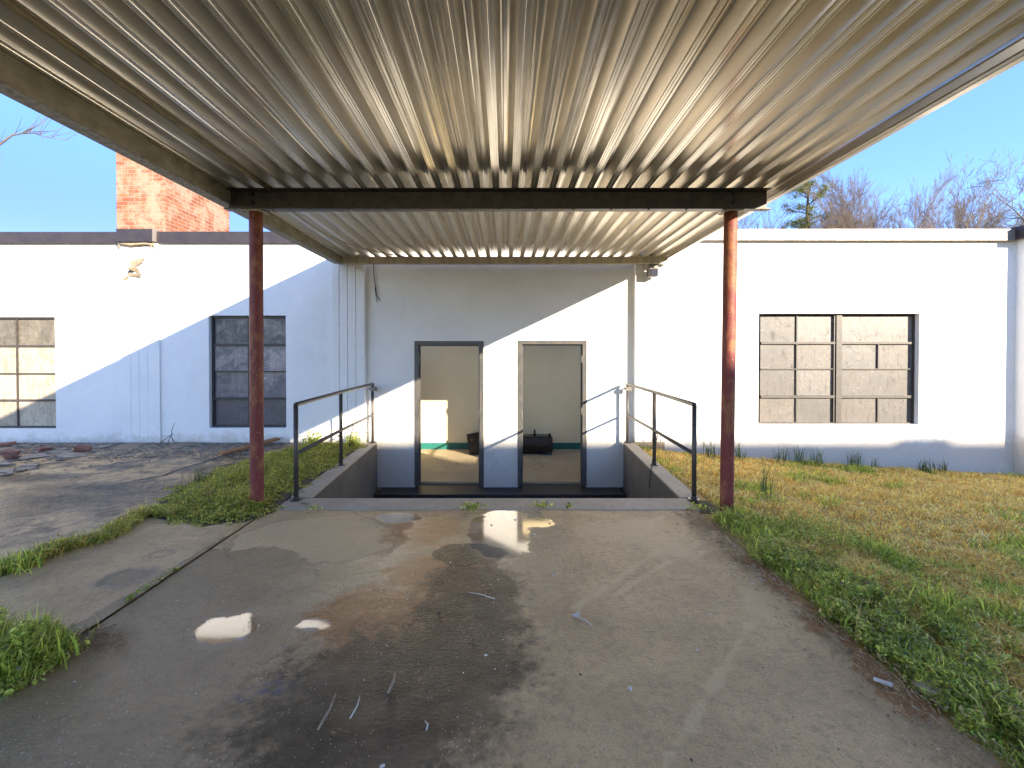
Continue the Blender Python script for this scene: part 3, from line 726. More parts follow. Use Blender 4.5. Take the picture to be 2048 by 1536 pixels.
# beam
BX0, BX1 = at(450, 398, 4.2)[0], at(1540, 398, 4.2)[0]
zb0, zb1 = at(1010, 419, 4.2)[2], at(1010, 377, 4.2)[2]
b = MB(); b.extrude_x([(4.18, zb0), (4.262, zb0), (4.262, zb1), (4.18, zb1), (4.18, zb1 - .010), (4.252, zb1 - .012), (4.252, zb0 + .012), (4.18, zb0 + .010)], BX0, BX1)
beam = b.build('support_beam', M['beam'], can)
for px in (504, 1467):
    for py in (388, 404):
        c = at(px, py, 4.25); bb = MB(); bb.tube([(c[0], 4.252, c[2]), (c[0], 4.236, c[2])], .022, 6); bb.build('bolt', M['black'], beam)
for k in range(NP):
    if k % 2: continue
    x = X0c + k * p + .05; bb = MB(); bb.tube([(x, 4.20, zb0 - .010), (x, 4.20, zb0 + .001)], .009, 6); bb.build('screw', M['grey'], beam)
# ledger
b = MB(); lz0, lz1 = at(1010, 527, 7.1)[2], at(1010, 513.2, 7.1)[2]
b.extrude_x([(7.10, lz0), (7.19, lz0), (7.19, lz0 + .005), (7.108, lz0 + .005), (7.108, lz1), (7.10, lz1)], -2.50, 2.43); b.build('wall_ledger', M['ledger'], can)
# posts
def post(px_t, px_b, py_b, lab):
    X, Y = gp(px_b, py_b); Y = 4.26
    X = (at(px_b, py_b, Y)[0] + at(px_t, 440, Y)[0]) / 2
    b = MB(); pts = []; n = 22
    for k in range(n + 1):
        z = -.06 + (zb0 - .012 + .06) * k / n
        pts.append((X + (at(px_t, 440, Y)[0] - at(px_b, py_b, Y)[0]) * (k / n - .5), Y, z))
    b.tube(pts, .0575, 28)
    o = b.build('post', M['post'], can); o['label'] = lab
    c = MB(); c.box(pts[-1][0] - .08, pts[-1][0] + .08, 4.185, 4.335, zb0 - .0118, zb0 - .001); c.build('top_plate', M['edge'], o)
    return X
post(512, 514, 1015, 'left canopy post, dark red paint speckled with rust')
post(1461.5, 1453, 1012, 'right canopy post, red and orange rust, sunlit in its upper half')
# conduit under the pans and slack cable behind the beam
b = MB(); b.tube([(-2.065, y, zpan(y) - .018) for y in (-.9, 1, 2, 3, 4.17)], .017, 8); cd = b.build('conduit', M['conduit'], can)
for y in (1.9, 3.25):
    c = MB(); c.tube([(-2.065, y - .02, zpan(y) - .014), (-2.065, y + .02, zpan(y) - .014)], .018, 8); c.build('conduit_coupling', M['edge'], cd)
b = MB(); pts = []
for t in np.linspace(0, 1, 14):
    y = 4.27 + 2.75 * t; pts.append((-2.06 + .62 * t ** 2.2, y, zpan(y) - .015 - .11 * math.sin(math.pi * t ** .8)))
b.tube(pts, .007, 6); b.build('slack_cable', M['conduit'], can)

# ---------------------------------------------------------------- handrails
def handrail(X, s, label):
    e = empty('handrail', (X, 5.7, .012), label, 'handrail', 'pipe handrails of the sunken entrance')
    yf, ym, yr = 4.42, 5.77, 7.18
    if s < 0: Xf, Xm, Xr = -1.950, -1.985, -2.005
    else: Xf, Xm, Xr = 1.765, 1.80, 1.852
    Xm = (Xf + Xr) / 2 + (-.02 if s < 0 else .01)
    zt = .90
    for (x, y) in ((Xf, yf), (Xm, ym), (Xr, yr)):
        b = MB(); b.tube([(x, y, -.02), (x, y, zt - (.015 if y == ym else 0))], .0215, 14); o = b.build('post', M['rail'], e)
        c = MB(); c.tube([(x, y, .013), (x, y, .021)], .055, 16); c.tube([(x, y, .021), (x, y, .045)], [.03, .026], 14); c.build('flange', M['rail'], o)
    b = MB(); b.tube([(Xf, yf - .005, zt - .03), (Xf, yf, zt), (Xm, ym, zt), (Xr, yr, zt), (Xr, yr + .02, zt - .004)], .0215, 14); b.build('top_rail', M['rail'], e)
    b = MB(); b.tube([(Xf, yf, .44), (Xm, ym, .435), (Xr, yr, .43)], .0185, 12); b.build('middle_rail', M['rail'], e)
    b = MB(); b.tube([(Xr, yr, zt - .07), (Xr - .0, yr + .118, zt - .07)], .012, 8)
    b.box(Xr - .035, Xr + .035, yr - .03, yr + .03, zt - .10, zt - .045); b.box(Xr + .03, Xr + .07, yr - .012, yr + .012, zt - .105, zt - .04)
    b.tube([(Xr - .06, yr, zt - .07), (Xr + .075, yr, zt - .07)], .012, 8); b.build('wall_bracket', M['grey'], e)
    return Xm
handrail(-1.95, -1, 'black pipe handrail on the left retaining wall beside the weeds')
handrail(1.78, 1, 'black pipe handrail on the right retaining wall beside the golden grass')
def chain(pts, label):
    b = MB(); L = [Vector(q_) for q_ in pts]
    tot = sum((L[i + 1] - L[i]).length for i in range(len(L) - 1)); n = max(3, int(tot / .022))
    def pos(t):
        d = t * tot
        for i in range(len(L) - 1):
            s_ = (L[i + 1] - L[i]).length
            if d <= s_ or i == len(L) - 2: return L[i].lerp(L[i + 1], min(1, d / s_))
            d -= s_
    for k in range(n):
        a, c = pos(k / n), pos(min(1, (k + 1.35) / n)); m_ = (a + c) / 2; ax = (c - a).normalized()
        sd = ax.cross(Vector((0, 1, 0))) if k % 2 else ax.cross(Vector((1, 0, 0))); sd.normalize()
        h_ = (c - a).length / 2; ring = []
        for j in range(9):
            t = 2 * math.pi * j / 8; ring.append(m_ + ax * math.cos(t) * h_ + sd * math.sin(t) * .009)
        b.tube(ring, .0032, 5, cap=False)
    o = b.build('chain', M['chain']); return tag(o, label, 'chain', 'short chains hooked on the handrails')
chain([(1.80, 5.62, .46), (1.80, 5.60, .40), (1.735, 5.55, .15), (1.69, 5.50, -.02), (1.672, 5.48, -.18)], 'rusty chain hanging from the right handrail down over the retaining wall')
chain([(-1.965, 6.12, .46), (-1.96, 6.10, .40), (-1.985, 6.08, .30), (-1.99, 6.06, .17)], 'rusty chain hanging from the left handrail into the weeds')

# ---------------------------------------------------------------- fittings on the wall
e = empty('flood_light', (2.2, 7.2, 2.6), 'small grey wall flood light under the right end of the canopy', 'wall light')
a = at(1305, 545, 7.10)
b = MB(); b.box(a[0] - .02, a[0] + .10, 7.15, 7.199, a[2] + .06, a[2] + .14); b.tube([(a[0] + .03, 7.16, a[2] + .08), (a[0] + .03, 7.10, a[2] + .055)], .018, 8); b.build('mounting_arm', M['grey'], e)
b = MB(); b.box(a[0] - .075, a[0] + .065, 7.03, 7.15, a[2] - .07, a[2] + .055); b.build('housing', M['grey'], e, bevel=.012)
b = MB(); b.box(a[0] - .055, a[0] + .058, 7.02, 7.0295, a[2] - .055, a[2] + .04); b.build('lamp_glass', M['lens'], e)
b = MB(); q0 = at(747, 530, 7.28)
pts = [(q0[0], 7.29, 2.78), (q0[0] + .0, 7.285, 2.60), (q0[0] + .02, 7.285, 2.42), (q0[0] + .05, 7.28, 2.25), (q0[0] + .10, 7.27, 2.17)]
b.tube(pts, .006, 6); b.tube([pts[2], (q0[0] + .03, 7.28, 2.27), (q0[0] + .06, 7.27, 2.14)], .005, 6)
tag(b.build('loose_wire', M['cable']), 'short black wire dangling below the canopy ledger at the upper left of the doorways', 'wire')

# overturned black cabinet lying inside, seen through both doorways
e = empty('metal_cabinet', (0, 9.6, -.68), 'battered black cabinet lying on the floor against the back wall, seen through both doorways', 'cabinet')
YF = 9.55
def ic(px, py, Y=YF): return at(px, py, Y)
b = MB()
xl, xr_ = ic(938, 880)[0], ic(1101, 880)[0]; zt_ = ic(1000, 873)[2]
n = 12
prof = []
for k in range(n + 1):
    t = math.pi * (k / n); prof.append((YF + .20 - .18 * math.cos(t) * 1.0, -.62 + .33 * math.sin(t) ** .35))
prof = [(YF, -.675), (YF - .02, -.50), (YF - .01, zt_ - .03), (YF + .02, zt_), (YF + .34, zt_ - .01), (YF + .38, zt_ - .06), (YF + .38, -.675)]
b.extrude_x(prof, xl, xr_); b.build('cabinet_body', M['plastic'], e, bevel=.012)
b = MB(); x = ic(935, 870)[0]
b.add([(x - .02, YF - .05, zt_ + .05), (x + .26, YF - .05, zt_ + .10), (x + .24, YF - .04, -.67), (x + .05, YF - .04, -.67),
       (x - .02, YF + .0, zt_ + .05), (x + .26, YF + .0, zt_ + .10), (x + .24, YF - .01, -.67), (x + .05, YF - .01, -.67)],
      [(0, 1, 2, 3), (7, 6, 5, 4), (0, 4, 5, 1), (1, 5, 6, 2), (2, 6, 7, 3), (3, 7, 4, 0)]); ep = b.build('end_panel', M['plastic'], e)
b = MB(); c = ic(943, 879); b.box(c[0] - .028, c[0] + .028, YF - .058, YF - .0505, c[2] - .012, c[2] + .012); b.build('hand_slot', M['wood'], ep)
b = MB(); x = ic(1070, 860)[0]
b.tube([(x, YF + .1, zt_ - .01), (x, YF + .1, zt_ + .05), (x - .005, YF + .1, zt_ + .13)], [.045, .022, .014], 8); b.build('knob', M['plastic'], e)
b = MB(); x = ic(1100, 870)[0]
b.box(x - .03, x + .05, YF - .02, YF + .36, -.63, zt_ - .02, .01); b.tube([(x, YF, zt_ - .02), (x - .01, YF, zt_ + .07)], [.035, .012], 6)
b.box(x - .20, x + .03, YF - .10, YF - .021, -.678, -.635, .012); b.build('end_panel', M['plastic'], e)
# leaf litter on the inside floor
b = MB()
for k in range(150):
    x = random.uniform(-1.75, .8); y = random.uniform(8.3, 9.9); r = random.uniform(.006, .022)
    a_ = random.uniform(0, 6.28)
    b.add([(x + r * math.cos(a_), y + r * math.sin(a_), -.678), (x - r * .5 * math.sin(a_), y + r * .5 * math.cos(a_), -.668), (x - r * math.cos(a_), y - r * math.sin(a_), -.676), (x + r * .5 * math.sin(a_), y - r * .5 * math.cos(a_), -.672)], [(0, 1, 2, 3)])
tag(b.build('leaf_litter', M['wood'], recalc=False), 'dry crumbs and leaves scattered on the floor inside the doorways', 'litter', kind='stuff')

# ---------------------------------------------------------------- the warehouse behind the viewer that shades the yard
e = empty('warehouse', (26, -14, 0), 'tall flat topped warehouse across the yard, whose shadow covers the ground', 'building')
WH = .015 + .42 * (WY + 11) + .0
b = MB(); b.box(4, 50, -17, -11, -.3, WH); b.build('wall', M['backbuilding'], e)
for wx, ww, wh in [(22.2, .75, .085), (14.8, .5, .05), (12.1, .35, .06), (9.6, .6, .04), (18.5, .4, -.0)]:
    if wh > 0:
        b = MB(); b.box(wx, wx + ww, -11.3, -11.0005, WH + .0005, WH + wh); b.build('roof_vent', M['fascia_light'], e)

# ---------------------------------------------------------------- vegetation helpers
def blades(P, h, w, lean, C, seg=2):
    """P Nx3 base points, h, w N, lean N -> verts, quads, tris, colours"""
    N = len(P); az = rng.uniform(0, 2 * np.pi, N); la = rng.uniform(0, 2 * np.pi, N)
    side = np.stack([np.cos(az), np.sin(az), np.zeros(N)], -1) * w[:, None] / 2
    ld = np.stack([np.cos(la), np.sin(la), np.zeros(N)], -1)
    up = np.array([0, 0, 1.])
    m1 = P + up * (h * .5)[:, None] + ld * (lean * h * .28)[:, None]
    tp = P + up * (h * (1 - .45 * lean))[:, None] + ld * (lean * h)[:, None]
    V = np.stack([P - side, P + side, m1 + side * .8, m1 - side * .8, tp], 1).reshape(-1, 3)
    k = np.arange(N)[:, None] * 5
    Q = k + np.array([0, 1, 2, 3]); T = k + np.array([3, 2, 4])
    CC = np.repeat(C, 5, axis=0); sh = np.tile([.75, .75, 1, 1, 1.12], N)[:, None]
    return V, Q, T, CC * (1 + (sh - 1) * .5)
def leaves(P, r, C, tilt=.6):
    N = len(P)
    nrm = np.stack([rng.normal(0, tilt, N), rng.normal(0, tilt, N), np.ones(N)], -1); nrm /= np.linalg.norm(nrm, axis=1)[:, None]
    a = rng.normal(size=(N, 3)); u = np.cross(nrm, a); u /= np.linalg.norm(u, axis=1)[:, None]; v = np.cross(nrm, u)
    r = r[:, None]
    V = np.stack([P - u * r, P - v * r * .55 + nrm * r * .18, P + u * r, P + v * r * .55 + nrm * r * .18], 1).reshape(-1, 3)
    k = np.arange(N)[:, None] * 4
    return V, np.concatenate([k + np.array([0, 1, 2, 3])]), np.zeros((0, 3), int), np.repeat(C, 4, axis=0)
def combine(parts):
    V, Q, T, C, n = [], [], [], [], 0
    for v, q_, t, c in parts:
        V.append(v); Q.append(q_ + n); T.append(t + n if len(t) else t); C.append(c); n += len(v)
    return np.concatenate(V), np.concatenate(Q), np.concatenate([t for t in T if len(t)] or [np.zeros((0, 3), int)]), np.clip(np.concatenate(C), 0, 1)
def pick(cols, w, N):
    c = np.array(cols)[rng.choice(len(cols), N, p=np.array(w) / sum(w))]
    return c * rng.uniform(.5, 1.5, (N, 1)) * rng.uniform(.92, 1.08, (N, 3))
def nzv(P, s, seed): return np.array([noise.noise(Vector((x * s, y * s, seed))) for x, y in P[:, :2]])
GREEN = [(.34, .43, .06), (.50, .56, .08), (.19, .26, .04), (.66, .64, .12)]
GOLD = [(.88, .58, .13), (.95, .70, .20), (.62, .35, .07), (.95, .80, .36)]

# lawn: density falls with distance, gold away from the slab, green near it
def lawn_pts(N, x0, x1, y0, y1):
    P = np.stack([rng.uniform(x0, x1, N), rng.uniform(y0, y1, N), np.zeros(N)], -1); P[:, 2] = lawn_h(P[:, 0], P[:, 1]) - .005
    return P
parts = []
for N, x0, x1, y0, y1, hs, ws in [(72000, 1.72, 4.2, 1.35, 3.4, .075, .0058), (60000, 1.75, 8.2, 3.4, 7.15, .085, .0085), (16000, 4.2, 7, 2.2, 3.4, .08, .007)]:
    P = lawn_pts(N, x0, x1, y0, y1)
    P = P[~((P[:, 0] < 1.97) & (P[:, 1] > 4.1))]
    g = 1.2 * nzv(P, 1.1, 5) + .8 * nzv(P, 3.6, 8)
    edge = P[:, 0] - 1.7
    gold = sstep(-.25, .2, g + .75 * sstep(.35, 1.5, edge) - .40 + .18 * sstep(3, 4.5, P[:, 1]))
    isg = rng.uniform(0, 1, len(P)) < gold
    Cg, Cd = pick(GREEN, [3, 3, 2, 2], len(P)), pick(GOLD, [3, 3, 2, 1], len(P))
    C = np.where(isg[:, None], Cd, Cg)
    keep = rng.uniform(0, 1, len(P)) < (.35 + .65 * sstep(0, .25, edge + .12 * nzv(P, 4, 2)))
    P, C, isg = P[keep], C[keep], isg[keep]
    h = hs * rng.uniform(.35, 1.35, len(P)) * (1 + 1.1 * nzv(P, 3.3, 40)) * np.where(isg, .85, 1.0); ln = np.where(isg, rng.uniform(.5, 1.5, len(P)), rng.uniform(.2, 1.1, len(P)))
    parts.append(blades(P, h, ws * rng.uniform(.6, 1.3, len(P)), ln, C))
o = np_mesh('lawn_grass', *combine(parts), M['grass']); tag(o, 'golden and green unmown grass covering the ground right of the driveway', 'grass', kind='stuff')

def weed_cover(name, pts_fn, N, rr, hfun, cols, w, label, flower=0, blade=0):
    P = pts_fn(N); hh = hfun(P) * (.45 + 1.1 * np.clip(nzv(P, 9, 31) + .45, 0, 1.2))
    u = rng.uniform(0, 1, len(P)) ** .6; P = P.copy(); P[:, 2] += hh * u + .004
    C = pick(cols, w, len(P))
    parts = [leaves(P, rng.uniform(rr * .5, rr * 1.3, len(P)), C, .55)]
    if blade:
        Pb = pts_fn(blade); hb = hfun(Pb) * 1.5 + .03
        parts.append(blades(Pb, hb * rng.uniform(.5, 1.3, len(Pb)), np.full(len(Pb), .005), rng.uniform(.2, 1, len(Pb)), pick(cols, w, len(Pb))))
    if flower:
        Pf = pts_fn(flower); Pf[:, 2] += hfun(Pf) * 1.15
        parts.append(leaves(Pf, np.full(len(Pf), rr * .7), pick([(.32, .22, .22), (.45, .42, .12), (.4, .3, .14)], [2, 3, 2], len(Pf)), .8))
    o = np_mesh(name, *combine(parts), M['leaf']); return tag(o, label, 'weeds', kind='stuff')
# clover-like weeds along the right edge of the driveway
def edge_pts(N):
    y = rng.uniform(1.35, 4.0, N); s = rng.gamma(2.2, .16, N)
    P = np.stack([1.70 + s + .16 * nzv(np.stack([y, y], -1), 2.3, 3) + .08 * nzv(np.stack([y, y], -1), 9, 5) - .06 * 0, y, np.zeros(N)], -1)
    cl = nzv(P, 2.4, 12) + .8 * nzv(P, 8, 14); P = P[(cl > -.12) & (P[:, 0] > 1.64)]
    P[:, 2] = lawn_h(P[:, 0], P[:, 1]); return P
WG = [(.36, .42, .07), (.50, .56, .10), (.20, .26, .05), (.70, .68, .17), (.58, .44, .18)]
weed_cover('edge_weeds', edge_pts, 42000, .0115, lambda P: .035 + .075 * np.clip(nzv(P, 2.1, 6) + .5, 0, 1), WG, [3, 3, 2, 2, 1], 'clover like weeds spilling over the right edge of the driveway', 1500, 2500)
# patch round the left post
patch_poly = [(-2.12, 3.86), (-2.42, 3.74), (-2.72, 3.86), (-3.02, 4.0), (-3.25, 4.5), (-3.35, 5.2), (-3.30, 6.2), (-3.05, 6.85), (-2.75, 7.1), (-2.10, 7.1), (-2.06, 4.5), (-2.0, 4.1)]
def in_poly(P, poly):
    ins = np.zeros(len(P), bool)
    for (x0, y0), (x1, y1) in zip(poly, poly[1:] + poly[:1]):
        ins ^= ((y0 > P[:, 1]) != (y1 > P[:, 1])) & (P[:, 0] < (x1 - x0) * (P[:, 1] - y0) / ((y1 - y0) or 1e-9) + x0)
    return ins
def edist(P, poly):
    d = np.full(len(P), 9.)
    for (x0, y0), (x1, y1) in zip(poly, poly[1:] + poly[:1]):
        dx, dy = x1 - x0, y1 - y0; t = np.clip(((P[:, 0] - x0) * dx + (P[:, 1] - y0) * dy) / (dx * dx + dy * dy), 0, 1)
        d = np.minimum(d, np.hypot(P[:, 0] - x0 - t * dx, P[:, 1] - y0 - t * dy))
    return d
def poly_pts(poly, wig=.12, thin=.22):
    xs = [a for a, _ in poly]; ys = [c for _, c in poly]
    def fn(N):
        P = np.stack([rng.uniform(min(xs) - .1, max(xs) + .05, N * 2), rng.uniform(min(ys) - .1, max(ys) + .05, N * 2), np.zeros(N * 2)], -1)
        Q = P + np.stack([(nzv(P, 4, 1) + .6 * nzv(P, 13, 3)) * wig + rng.normal(0, .02, len(P)), (nzv(P, 4, 2) + .6 * nzv(P, 13, 4)) * wig + rng.normal(0, .02, len(P)), np.zeros(len(P))], -1)
        return P[in_poly(Q, poly) & (rng.uniform(0, 1, len(P)) < .25 + .75 * sstep(0, thin, edist(P, poly)))][:N]
    return fn
b = MB(); b.add([(x, y, .0055) for x, y in patch_poly] + [(-2.6, 5.2, .03)], [(i, (i + 1) % len(patch_poly), len(patch_poly)) for i in range(len(patch_poly))]); tag(b.build('soil_patch', M['soil']), kind='structure')
YG = [(.38, .42, .065), (.55, .54, .09), (.19, .25, .045), (.75, .64, .14), (.68, .46, .13)]
weed_cover('post_weeds', poly_pts(patch_poly, .22), 52000, .0125, lambda P: .012 + .125 * sstep(0, .45, edist(P, patch_poly)) * (.6 + .5 * nzv(P, 2.5, 4)), YG, [3, 3, 2, 2, 1], 'dense low weeds growing round the left red post and up to the wall', 2500, 6000)
# lines of weeds in the joints
def line_pts(px_list, wid):
    L = [gp(*q_) for q_ in px_list]
    def fn(N):
        seg = rng.integers(0, len(L) - 1, N); t = rng.uniform(0, 1, N); A = np.array(L)
        P = A[seg] + (A[seg + 1] - A[seg]) * t[:, None] + rng.normal(0, wid, (N, 2)) * (.4 + .9 * np.clip(nzv(np.stack([seg + t, seg + t], -1), 2.3, 9) + .5, 0, 1))[:, None]
        return np.concatenate([P, np.zeros((N, 1))], 1)
    return fn
weed_cover('joint_weeds', line_pts([(345, 1035), (290, 1028), (245, 1060), (215, 1078), (150, 1095), (95, 1110), (70, 1128), (0, 1142), (-120, 1180)], .045), 9000, .011, lambda P: np.full(len(P), .055), YG, [2, 3, 2, 3, 2], 'yellow green weeds filling the joint left of the apron slab', 700, 1500)
bl_poly = [gp(-260, 1440), gp(-60, 1400), gp(40, 1385), gp(120, 1335), gp(170, 1290), (gp(150, 1268)), gp(60, 1268), gp(-100, 1262), gp(-300, 1300)]
weed_cover('corner_weeds', poly_pts(bl_poly, .09, .08), 12000, .014, lambda P: .02 + .10 * sstep(0, .12, edist(P, bl_poly)), WG, [4, 4, 2, 3, 0], 'bright green leafy weeds at the lower left edge of the driveway', 250, 3000)
weed_cover('crack_weeds', line_pts([(262, 1196), (255, 1202), (350, 1140), (352, 1142)], .008), 260, .009, lambda P: np.full(len(P), .015), WG, [3, 3, 2, 2, 0], 'tiny weeds in the crack between the slabs')

# individual grass tufts
def tuft(name, X, Y, z, h, n, spread, cols, w, label, group, lean=.35, bw=.007):
    P = np.stack([X + rng.normal(0, spread, n), Y + rng.normal(0, spread, n), np.full(n, z)], -1)
    V, Q, T, C = blades(P - np.array([X, Y, z]), h * rng.uniform(.45, 1.1, n), np.full(n, bw), rng.uniform(.05, lean, n), pick(cols, w, n))
    o = np_mesh(name, V, Q, T, np.clip(C, 0, 1), M['grass']); o.location = (X, Y, z); return tag(o, label, 'grass tuft', group)
TG = [(.10, .14, .05), (.07, .11, .045), (.15, .18, .05)]
wall_tufts = [(1420, 40, .33, 'thin grass tuft at the foot of the wall just left of the right red post'), (1478, 36, .34, 'upright grass tuft against the wall right beside the right red post'),
              (1560, 34, .32, 'dark grass tuft at the wall under the left part of the wide window'), (1597, 34, .38, 'dense tall tuft at the wall under the left half of the wide window'),
              (1635, 30, .34, 'tall tuft at the wall under the mullion of the wide window'), (1712, 44, .34, 'isolated spiky tuft at the wall under the right half of the wide window'),
              (1748, 18, .22, 'small tuft right of the isolated spiky tuft at the wall'), (1850, 44, .24, 'bluish tuft at the wall just right of the wide window'), (1885, 40, .24, 'bluish tuft at the wall, nearest the right corner pilaster')]
for px, n, h, lab in wall_tufts:
    X = at(px, 900, 7.05)[0]; z = float(lawn_h(X, 7.05)); tuft('grass_tuft', X, 7.05, z, h, n, .045, TG, [3, 2, 2], lab, 'grass tufts along the foot of the right wall', .5, .008)
X, Y = gp(1530, 985, -.06); tuft('grass_tuft', X, Y, float(lawn_h(X, Y)), .42, 22, .025, TG, [3, 2, 1], 'lone tall grass stalks standing in the lawn right of the right red post', 'single grass tufts', .25)
X, Y = gp(1690, 1180, 0); tuft('grass_tuft', X, Y, -.02, .16, 90, .05, GREEN, [3, 3, 2, 2], 'bright green tuft on the weedy edge right of the driveway', 'single grass tufts', .9)
X, Y = gp(1870, 1215, 0); tuft('grass_tuft', X, Y, -.02, .20, 110, .07, GREEN, [3, 3, 2, 2], 'largest bright green tuft in the lawn at the right', 'single grass tufts', .9)
X, Y = gp(400, 965); tuft('grass_tuft', X, Y, .0, .22, 60, .07, [(.16, .17, .05), (.3, .26, .09)], [2, 2], 'straggly tuft at the left tip of the weeds behind the left post', 'single grass tufts', .7, .006)
X, Y = gp(30, 1142); tuft('grass_tuft', X, Y, .0, .16, 120, .07, GREEN, [3, 3, 3, 1], 'dark green tuft in the joint at the left edge of the photo', 'single grass tufts', 1.1, .009)
X, Y = gp(30, 1340); tuft('grass_tuft', X, Y, .0, .20, 110, .07, GREEN, [4, 4, 1, 1], 'broad bladed tuft among the lower left corner weeds', 'single grass tufts', 1., .014)
def sprig(px, py, n, r, h, lab):
    X, Y = gp(px, py); P = np.stack([rng.normal(0, r, n), rng.normal(0, r * .6, n), rng.uniform(.0, h, n)], -1)
    a = leaves(P, rng.uniform(.008, .02, n), pick(WG[:4], [3, 3, 2, 2], n), .7)
    k = max(6, n // 4); Pb = P[:k] * np.array([.3, .3, 0]); c = blades(Pb, np.full(k, h * 1.2), np.full(k, .005), rng.uniform(.6, 1.6, k), pick(WG[:4], [3, 3, 2, 2], k))
    o = np_mesh('weed_sprig', *combine([a, c]), M['leaf']); o.location = (X, Y, .022 if py < 1030 else .002); tag(o, lab, 'weed', 'small weeds rooted along the curb joint')
sprig(942, 1024, 130, .055, .05, 'bright green weed rooted at the middle of the curb')
sprig(1085, 1020, 60, .05, .06, 'sparse weed on the curb right of the middle weed')
sprig(1138, 1020, 24, .015, .04, 'smallest sprout on the curb, right of the sparse weed')
sprig(628, 1023, 40, .035, .025, 'flat little weed at the left end of the curb')
sprig(1395, 1023, 70, .05, .04, 'little weed at the right end of the curb by the handrail base')
# leafy stems of the tall weed by the left end of the wall
for (px, py, n, lab) in [(628, 888, 60, 'tall leafy weed against the wall behind the left handrail'), (705, 895, 50, 'leafy weed at the foot of the wall by the left retaining wall')]:
    X, Y = at(px, py, 6.95)[0], 6.95
    P = np.stack([rng.normal(0, .10, n * 2), rng.normal(0, .05, n * 2), rng.uniform(.02, .20, n * 2)], -1)
    a = leaves(P, rng.uniform(.012, .03, n * 2), pick(GREEN, [3, 4, 1, 2], n * 2), .9)
    c = blades(P * np.array([.4, .4, 0]), rng.uniform(.10, .24, n * 2), np.full(n * 2, .008), rng.uniform(.1, .9, n * 2), pick(GREEN, [3, 4, 1, 2], n * 2))
    o = np_mesh('leafy_weed', *combine([a, c]), M['leaf']); o.location = (X, Y, .02); tag(o, lab, 'weed', 'leafy weeds at the foot of the wall')

# ---------------------------------------------------------------- debris
def stones(pts, rr, m, name, label, flat=.5):
    b = MB()
    for (x, y, z) in pts: b.stone((x, y, z), random.uniform(*rr), flat)
    return tag(b.build(name, m, recalc=False), label, 'debris', kind='stuff')
pts = []
for k in range(9000):
    px = random.uniform(-150, 560); 
    x = random.uniform(-9.5, -3.3); y = 7.22 - abs(random.gauss(0, .55))
    if x < -6.2: y = 7.22 - abs(random.gauss(0, .95))
    if y < 4.8: continue
    pts.append((x, y, 0))
stones(pts, (.004, .022), M['gravel'], 'gravel', 'dark gravel and rubble strewn along the foot of the left wall')
pts = [(random.uniform(-8, -3.2), random.uniform(3.4, 6.6), 0) for _ in range(420)]
stones(pts, (.004, .014), M['gravel'], 'grit', 'loose grit scattered over the left yard paving')
b = MB()
for k in range(170):                        # thin broken flakes of paving
    x = random.uniform(-9.3, -5.6); y = random.uniform(5.3, 7.0) ; r = random.uniform(.03, .16) if k > 12 else random.uniform(.2, .38)
    a0 = random.uniform(0, 6.28); m_ = random.randint(4, 6); z = random.uniform(.004, .012); tk = random.uniform(.006, .018)
    ring = [(x + r * random.uniform(.5, 1) * math.cos(a0 + 6.283 * j / m_), y + .7 * r * random.uniform(.5, 1) * math.sin(a0 + 6.283 * j / m_)) for j in range(m_)]
    tl = random.uniform(-.07, .07)
    vs = [(px_, py_, z + (px_ - x) * tl) for px_, py_ in ring] + [(px_, py_, z + tk + (px_ - x) * tl) for px_, py_ in ring]
    b.add(vs, [tuple(range(m_, 2 * m_))] + [(j, (j + 1) % m_, (j + 1) % m_ + m_, j + m_) for j in range(m_)])
tag(b.build('paving_flakes', M['slate'], recalc=False), 'broken flakes of paving lying over the yard at the far left', 'debris', kind='stuff')
for (px, py, L, W, H, rz, tl, lab) in [(165, 906, .20, .10, .075, .5, .35, 'dark red brick fragment standing on its corner, rightmost of the broken bricks'),
                                       (90, 903, .17, .09, .05, 1.0, .2, 'dark brick fragment between the other broken bricks'),
                                       (22, 912, .22, .10, .06, .2, .1, 'bright red broken brick near the left edge of the photo'),
                                       (22, 920, .19, .09, .045, -.3, -.1, 'flat red brick piece lying just in front of the bright red one'),
                                       (15, 893, .20, .12, .05, .7, .12, 'brown brick lump lying closest to the wall at the far left')]:
    X, Y = gp(px, py); b = MB(); L *= .8; W *= .8; b.box(-L / 2, L / 2, -W / 2, W / 2, 0, H, .016)
    o = b.build('broken_brick', M['redbrick'], bevel=.006); o.location = (X, Y, .012); o.rotation_euler = (tl, tl * .6, rz)
    tag(o, lab, 'brick', 'broken bricks on the left yard')
b = MB(); A, B_ = Vector((*gp(440, 915), .03)), Vector((*gp(556, 886), .05)); d = (B_ - A)
b.box(0, d.length, -.045, .045, 0, .035, .004); o = b.build('wooden_plank', M['wood'], bevel=.004); o.location = A; o.rotation_euler = (0.1, -math.atan2(d.z, d.to_2d().length), math.atan2(d.y, d.x))
tag(o, 'weathered orange brown plank lying on gravel behind the left red post', 'plank')
